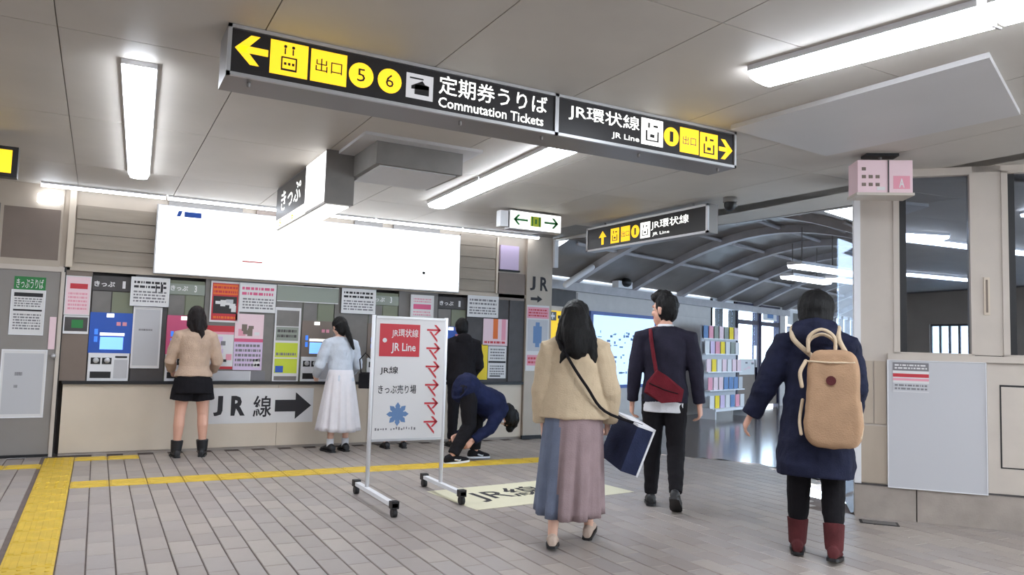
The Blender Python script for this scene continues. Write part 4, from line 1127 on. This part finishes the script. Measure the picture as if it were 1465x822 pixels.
# 1 woman at the counter, beige sweater and black shorts
t = person('woman in beige sweater and black shorts with bare legs at the ticket counter', (0.95, 8.97), (0.04, 1))
g = Rig(1.61, lean=5, legs=((0, 4.5, 0, 0, 8), (2, 4.5, 2, 0, 8)), arms=((6, 15, 62, -6), (6, 15, 62, -6)), head=(6, -12), wide=1.1)
g.body('skin', t)
mb = MB(); g.torso(mb, [(.01, .196, .148, -.006), (.06, .180, .135, -.004)]+scaled(TOP, 1.1, 1.1, .12)[2:]); g.sleeves(mb, (.074, .068, .062, .05), .9)
link('sweater', remesh(mb, 'sweater', ['sweater_beige'], .0075, 3, .008, 11, dec=.6), t)
mb = MB(); g.torso(mb, [(-.17, .205, .145, -.012), (-.05, .19, .138, -.012), (.05, .16, .12, -.008), (.11, .15, .11, 0)])
for i in (0, 1):
    J = g.J; mb.tube([J['hip', i], J['hip', i].lerp(J['knee', i], .60)], [.108, .126], 16, round_ends=False)
link('shorts', remesh(mb, 'shorts', ['black_cloth'], .0075, 3, .005, 9, dec=.6), t)
for i in (0, 1): g.shoe(i, t, 'black', .28, 'ankle_boot')
def ex(mb, p, k):
    mb.tube([p(0, -.06, .03), p(.0, -.085, -.06), p(.01, -.085, -.15)], [.08*k, .07*k, .05*k], 14)
    mb.tube([p(-.05, -.05, 0), p(-.06, -.06, -.10), p(-.04, -.07, -.16)], [.05*k, .045*k, .03*k], 12); mb.tube([p(.05, -.05, 0), p(.065, -.055, -.11), p(.05, -.06, -.17)], [.05*k, .045*k, .025*k], 12)
    mb.tube([p(.03, -.085, -.13), p(.045, -.10, -.21), p(.04, -.10, -.25)], [.04*k, .03*k, .015*k], 10)
g.hair(t, 'hair_brown', ex)

# 2 woman at the counter, white skirt
t = person('woman in grey cardigan and long white skirt standing at the ticket counter', (2.56, 8.90), (-0.12, 1))
g = Rig(1.565, lean=7, legs=((0, 1.2, 0), (1, 1.2, 1)), arms=((6, 16, 58, -8), (4, 16, 56, -10)), head=(8, -10))
g.body('skin_pale', t)
mb = MB(); g.torso(mb, scaled(TOP, 1.08, 1.1, -.03)); g.sleeves(mb, (.072, .07, .066, .05), .95)
link('cardigan', remesh(mb, 'cardigan', ['cardigan_grey'], .0075, 3, .009, 11, dec=.6), t)
zp = g.P.z
g.skirt(t, 'skirt_white', zp+.13, .245, (.145, .11), (.245, .21), 11, .014, cy=.0)
for i in (0, 1):
    J = g.J; MB().tube([J['ank', i]-Vector((0, 0, .03)), J['ank', i].lerp(J['knee', i], .22)], [.040, .042], 12, round_ends=False).build('sock', 'shirt_white', t)
    g.shoe(i, t, 'black', 0, 'shoe', sl=1.12)
def ex(mb, p, k):
    mb.tube([p(.01, -.09, .02), p(.03, -.12, -.08), p(.055, -.15, -.20), (p(.085, -.15, -.30))], [.05*k, .038*k, .032*k, .015*k], 12)
    mb.tube([p(0, -.05, .0), p(0, -.07, -.07)], [.085*k, .06*k], 14)
g.hair(t, 'hair_black', ex)
b_ = thing('handbag', 'small black handbag at the right hip of the woman in the white skirt', 'bag', (2.86, 8.84, .74), -.2)
MB().cbox(-.09, .09, -.05, .05, 0, .19, .02).build('body', 'black_cloth', b_)
MB().tube([(-.07, 0, .18), (-.09, .02, .34), (-.02, .05, .42), (.05, .02, .34), (.07, 0, .18)], .008, 6).build('strap', 'black_cloth', b_)

# 3 figure in black beside the stand, and the one behind it
t = person('person in hooded black jacket standing at the ticket counter behind the bending person', (4.12, 8.86), (0.15, 1))
g = Rig(1.61, lean=6, legs=((0, 2, 0), (1, 2, 1)), arms=((2, 10, 50, -6), (2, 10, 50, -6)), head=(-5, -8), wide=1.08, sh=.18)
g.body('skin', t)
mb = MB(); g.torso(mb, scaled(TOP, 1.28, 1.35, -.10)); g.sleeves(mb, (.085, .08, .074, .056))
mb.ell(g.t(0, -.10, .50), .11, .07, .08)
link('hooded_jacket', remesh(mb, 'hooded_jacket', ['fleece_dark'], .008, 3, .01, 10, dec=.6), t)
g.trousers(t, 'black_cloth')
for i in (0, 1): g.shoe(i, t, 'black')
g.hair(t, 'hair_black', lambda mb, p, k: mb.ell(p(0, -.03, -.01), .085*k, .085*k, .10*k))
t = person('person behind the upright sign stand, dark shoes showing under it', (3.30, 8.98), (0.1, 1))
g = Rig(1.50, legs=((0, 3.5, 0), (1, 3.5, 1)), arms=((2, 6, 50, -6), (2, 6, 50, -6)), head=(0, -8), sh=.15)
g.body('skin', t)
mb = MB(); g.torso(mb, scaled(TOP, 1.12, 1.12, -.08)); g.sleeves(mb)
link('jacket', remesh(mb, 'jacket', ['black_cloth'], .008, 3, .008, 10, dec=.5), t)
g.trousers(t, 'black_cloth')
for i in (0, 1): g.shoe(i, t, 'black')
g.hair(t, 'hair_black')

# 4 bending person
t = person('person in navy jacket bending far down beside the sign stand, black and white sneakers', (3.66, 7.78), (0.95, 0.05))
g = Rig(1.62, lean=117, legs=((34, 2, 34, -2, 4), (2, 2, 34, 4, 4)), arms=((-38, -2, -62, -4), (-34, -2, -58, -4)), head=(0, -10), wide=1.1, sh=.17)
g.body('skin', t)
mb = MB(); g.torso(mb, scaled(TOP, 1.22, 1.5, -.10)); g.sleeves(mb, (.08, .075, .068, .054))
mb.ell(g.t(0, -.02, .02), .20, .17, .15, g.T)
link('jacket', remesh(mb, 'jacket', ['navy'], .008, 3, .012, 9, dec=.6), t)
g.trousers(t, 'black_cloth', (.105, .085, .07, .062))
for i in (0, 1):
    g.shoe(i, t, 'black_cloth', 0, 'sneaker', 'shirt_white', 1.1)
    J = g.J; fd, fu = J['fd', i], J['fu', i]; sx = fd.cross(fu)
    for sd in (-1, 1): MB().tube([J['ank', i]-fu*.035+fd*.02+sx*sd*.040, J['ank', i]-fu*.05+fd*.07+sx*sd*.047, J['ank', i]-fu*.03+fd*.10+sx*sd*.03], .009, 6).build('stripe', 'shirt_white', t)
g.hair(t, 'hair_black', lambda mb, p, k: (mb.ell(p(0, -.03, -.03), .095*k, .09*k, .12*k), mb.tube([p(0, .03, .09), p(0, .08, .10)], [.07*k, .05*k], 10)), r=(.098, .112, .112), fold=.009)
MB().ell(g.hc+g.H @ Vector((0, .085, -.06)), .055, .03, .05, g.H).build('face_mask', 'shirt_white', t)

# 6 walking woman, tan jacket
t = person('walking woman with long black hair in tan jacket and long mauve skirt, seen from behind', (2.86, 4.34), (0.62, 0.78))
g = Rig(1.60, lean=2, legs=((-10, 2, 4, -6, 5), (16, 2, 6, 10, 5)), arms=((-2, 8, 6, 0), (0, 13, 28, -2)), head=(-4, 4), sh=.17)
g.body('skin_pale', t, (30, 60))
zp = g.P.z
mb = MB()
g.torso(mb, [(-.01, .235, .165, -.01), (.06, .228, .16, -.01), (.16, .21, .15, -.005), (.28, .20, .14, 0), (.38, .188, .135, 0), (.44, .172, .115, -.005), (.495, .118, .085, -.008), (.535, .075, .068, -.008)])
g.sleeves(mb, (.088, .086, .082, .07), .93)
link('jacket', remesh(mb, 'jacket', ['jacket_tan'], .008, 3, .012, 8, dec=.6), t)
g.skirt(t, 'skirt_mauve', zp+.10, .20, (.19, .14), (.225, .26), 12, .016, cx=-.02, cy=.03, mats=['skirt_mauve', 'skirt_lighting_tone'], split=lambda c_: 1 if c_.x < -.075 else 0)  # one mauve skirt; its bluer left side is lighting painted into the colour
for i in (0, 1): g.shoe(i, t, 'shoe_beige', 0, 'shoe', 'black', .95)
def ex(mb, p, k):
    mb.tube([p(0, -.05, .02), p(.01, -.085, -.09), p(.02, -.105, -.20)], [.096*k, .10*k, .085*k], 16)
    mb.tube([p(.06, -.04, -.02), p(.095, -.06, -.14), p(.13, -.08, -.26), p(.14, -.085, -.30)], [.055*k, .06*k, .045*k, .02*k], 12)
    mb.tube([p(-.06, -.04, -.02), p(-.085, -.07, -.13), p(-.07, -.10, -.20)], [.055*k, .05*k, .03*k], 12)
    mb.tube([p(-.02, -.12, -.17), p(-.06, -.15, -.25), p(-.075, -.155, -.29)], [.045*k, .022*k, .008*k], 10)
g.hair(t, 'hair_black', ex, r=(.094, .11, .102), fold=.008)
# her tote with its strap across the back
W6 = Matrix.Translation(t.location) @ Matrix.Rotation(t.rotation_euler.z, 4, 'Z')
bgp = thing('tote_bag', 'navy tote bag with white edge carried by the woman in tan jacket', 'bag', t.location.copy(), t.rotation_euler.z)
rt = Matrix.Translation((.30, .10, .52)) @ Matrix.Rotation(.35, 4, 'Y') @ Matrix.Rotation(.5, 4, 'Z')
mb = MB(); mb.box(-.065, .065, -.17, .17, 0, .32, 0, rt); mb.build('body', 'tote_navy', bgp)
mb = MB(); mb.box(-.068, .068, -.173, -.16, -.005, .325, 0, rt) if False else mb.box(.055, .069, -.174, .174, -.005, .33, 0, rt); mb.box(-.068, .068, -.174, .174, .312, .326, 0, rt); mb.build('white_edge', 'shirt_white', bgp)
pts = [g.t(-.13, .03, .53), g.t(-.10, -.105, .50), g.t(0, -.158, .34), g.t(.10, -.168, .20), g.t(.215, -.12, .05), rt @ Vector((0, -.1, .32))]
MB().tube(curve(pts), .010, 8).build('strap', 'black_cloth', bgp)

# 7 walking man, navy blazer
t = person('man in dark navy blazer and black trousers walking away, head turned to his left', (4.25, 5.06), (0.66, 0.75))
g = Rig(1.745, lean=2, legs=((4, 1.5, 2, -2, 5), (-6, 1.5, 30, -32, 5)), arms=((0, 10, 8, 4), (-4, 11, 6, 6)), head=(62, 0), sh=.186, hips=.08, wide=.98)
g.body('skin', t)
k = g.k; zp = g.P.z
mb = MB()
g.torso(mb, [(-.055, .18, .125, -.005), (.02, .178, .125, -.005), (.12, .162, .115, 0), (.22, .162, .115, .003), (.34, .180, .126, .003), (.42, .182, .113, 0), (.475, .14, .086, -.005), (.51, .09, .07, -.008), (.535, .066, .062, -.008)])
g.sleeves(mb, (.070, .064, .058, .046), .97)
link('blazer', remesh(mb, 'blazer', ['blazer_navy'], .0075, 3, .006, 9, dec=.6), t)
mb = MB(); g.torso(mb, [(-.13, .165, .118, -.012), (-.04, .168, .12, -.01), (.0, .165, .118, -.01)]); o = link('shirt', remesh(mb, 'shirt', ['shirt_white'], .009, 2, .004, dec=.6), t)
mb = MB(); g.torso(mb, [(.505, .072, .066, -.008), (.55, .060, .058, -.004)]); mb.build('shirt_collar', 'shirt_white', t)
g.trousers(t, 'black_cloth', (.098, .074, .058, .05), .99)
for i in (0, 1): g.shoe(i, t, 'black', 0, 'shoe', 'black')
def ex(mb, p, k):
    mb.ell(p(0, -.03, .0), .080*k, .085*k, .10*k, g.H)
    mb.tube([p(-.03, .05, .095), p(.0, .085, .105), p(.04, .08, .095)], [.035*k, .038*k, .03*k], 10)
    mb.tube([p(0, -.02, .11), p(0, .05, .12)], [.05*k, .045*k], 10)
g.hair(t, 'hair_black', ex, off=(0, -.022, .045), r=(.086, .098, .092), fold=.011)
sb = thing('sling_bag', 'dark red sling bag on the back of the man in the navy blazer', 'bag', t.location.copy(), t.rotation_euler.z)
mb = MB()
R = []
for y, sc in ((-.20, .80), (-.185, 1.0), (-.145, 1.0), (-.12, .9)):
    R.append([g.t(x*sc, y, z_+.0) for x, z_ in ((-.15, .02), (-.02, -.055), (.13, -.04), (.145, .05), (.02, .15), (-.06, .19), (-.13, .10))])
mb.rings(R, 0, True, False); o = mb.build('pouch', 'bag_red', sb)
MB().tube([g.t(-.11, -.202, .09), g.t(.0, -.204, .045), g.t(.10, -.202, .02)], .004, 6).build('zip', 'black_cloth', o)
MB().tube([g.t(-.06, -.15, .17), g.t(-.085, -.135, .30), g.t(-.105, -.125, .42), g.t(-.115, -.05, .50), g.t(-.11, .06, .47)], .016, 8).build('strap', 'bag_red', sb)

# 8 woman with backpack, navy coat
t = person('woman with short black hair in long navy padded coat and dark red boots, walking away', (4.19, 3.47), (0.80, 0.60))
g = Rig(1.69, lean=3, legs=((3, 2, 3, -2, 4), (-2, 2.5, 12, -8, 4)), arms=((4, 24, 6, 26), (10, 10, 40, -4)), head=(0, -6), sh=.18)
g.body('skin', t, (30, 40))
k = g.k
mb = MB()
g.torso(mb, [(-.36, .225, .20, -.01), (-.28, .235, .205, -.01), (-.16, .222, .185, -.01), (0, .20, .16, -.008), (.14, .185, .142, 0), (.26, .18, .135, .003), (.36, .188, .14, .003), (.44, .176, .125, 0), (.50, .135, .10, -.01), (.55, .095, .09, -.012)])
g.sleeves(mb, (.09, .088, .08, .062), 1.0)
mb.ell(g.t(0, -.085, .50), .15*k, .085*k, .085*k); mb.tube([g.t(-.10, .02, .53), g.t(-.09, -.08, .55), g.t(0, -.115, .56), g.t(.09, -.08, .55), g.t(.10, .02, .53)], .05*k, 10)
link('padded_coat', remesh(mb, 'padded_coat', ['coat_navy'], .0085, 3, .010, 8, stretch=(1, 1, 1.8), dec=.6), t)
g.trousers(t, 'legging', (.098, .076, .064, .048), .80, 'leggings')
for i in (0, 1): g.shoe(i, t, 'boot_red', .36, 'boot', 'black', 1.0)
def ex(mb, p, k):
    mb.ell(p(0, -.02, -.015), .108*k, .108*k, .125*k, g.H)
    mb.ell(p(0, -.03, -.05), .10*k, .095*k, .08*k, g.H)
g.hair(t, 'hair_black', ex, off=(0, -.018, .03), r=(.112, .122, .112), fold=.006)
bk = thing('backpack', 'large tan backpack with top handles on the back of the woman in the navy coat', 'backpack', t.location.copy(), t.rotation_euler.z)
R = []
def bp_ring(y, sx, sz):
    out = []
    for q in range(28):
        th = 2*PI*q/28; cx_, sz_ = math.cos(th), math.sin(th)
        ex_ = lambda v, e: math.copysign(abs(v)**e, v)
        x = .155*ex_(cx_, .45)*sx*(1.08 if sz_ < 0 else .94); z_ = .275*ex_(sz_, .45)*sz
        out.append(g.t(x+.11, y, .115+z_*1.06))
    return out
for y, a, b in ((-.165, .93, .95), (-.18, 1, 1), (-.26, 1, 1), (-.295, .97, .98), (-.31, .86, .9)): R.append(bp_ring(y, a, b))
mb = MB().rings(R)
body_ = link('body', remesh(mb, 'body', ['pack_tan'], .008, 3, .006, 8, dec=.6), bk)
MB().tube([g.t(0.095-.13, -.305, .33), g.t(0.095, -.318, .325), g.t(0.095+.13, -.305, .33)], .006, 6).build('flap_seam', 'strap_tan', bk)
mb = MB()
pts = [g.t(.10+.028*math.cos(a), -.315, .22+.028*math.sin(a)) for a in [2*PI*q/14 for q in range(14)]]; mb.rings([pts, [p+g.T @ Vector((0, -.008, 0)) for p in pts]], 0, True, False); mb.build('round_badge', 'boot_red', bk)
for x0, x1 in ((-.03, .12),):
    MB().tube(curve([g.t(x0, -.24, .39), g.t(x0+.005, -.25, .48), g.t((x0+x1)/2, -.25, .525), g.t(x1-.005, -.25, .48), g.t(x1, -.24, .39)]), .011, 8).build('handle', 'strap_tan', bk)
    MB().tube(curve([g.t(x0, -.20, .39), g.t(x0+.005, -.21, .46), g.t((x0+x1)/2, -.20, .50), g.t(x1-.005, -.21, .46), g.t(x1, -.20, .39)]), .011, 8).build('handle', 'strap_tan', bk)
for sd in (-1, 1):
    MB().tube(curve([g.t(0.095+sd*.10, -.175, .36), g.t(.01+sd*.13, -.15, .47), g.t(sd*.135, -.03, .555), g.t(sd*.13, .10, .50), g.t(sd*.14, .155, .30), g.t(sd*.17, .05, .06)]), .016, 8).build('shoulder_strap', 'strap_tan', bk)
for sd in (-1, 1):
    MB().tube(curve([g.t(0.095+sd*.158, -.20, .10), g.t(0.095+sd*.17, -.26, -.02), g.t(0.095+sd*.16, -.28, -.10)]), .010, 8).build('side_strap', 'strap_tan', bk)
MB().tube(curve([g.t(-.04, -.30, .33), g.t(-.07, -.315, .26), g.t(-.06, -.315, .18)]), .012, 8).build('tassel', 'strap_tan', bk)
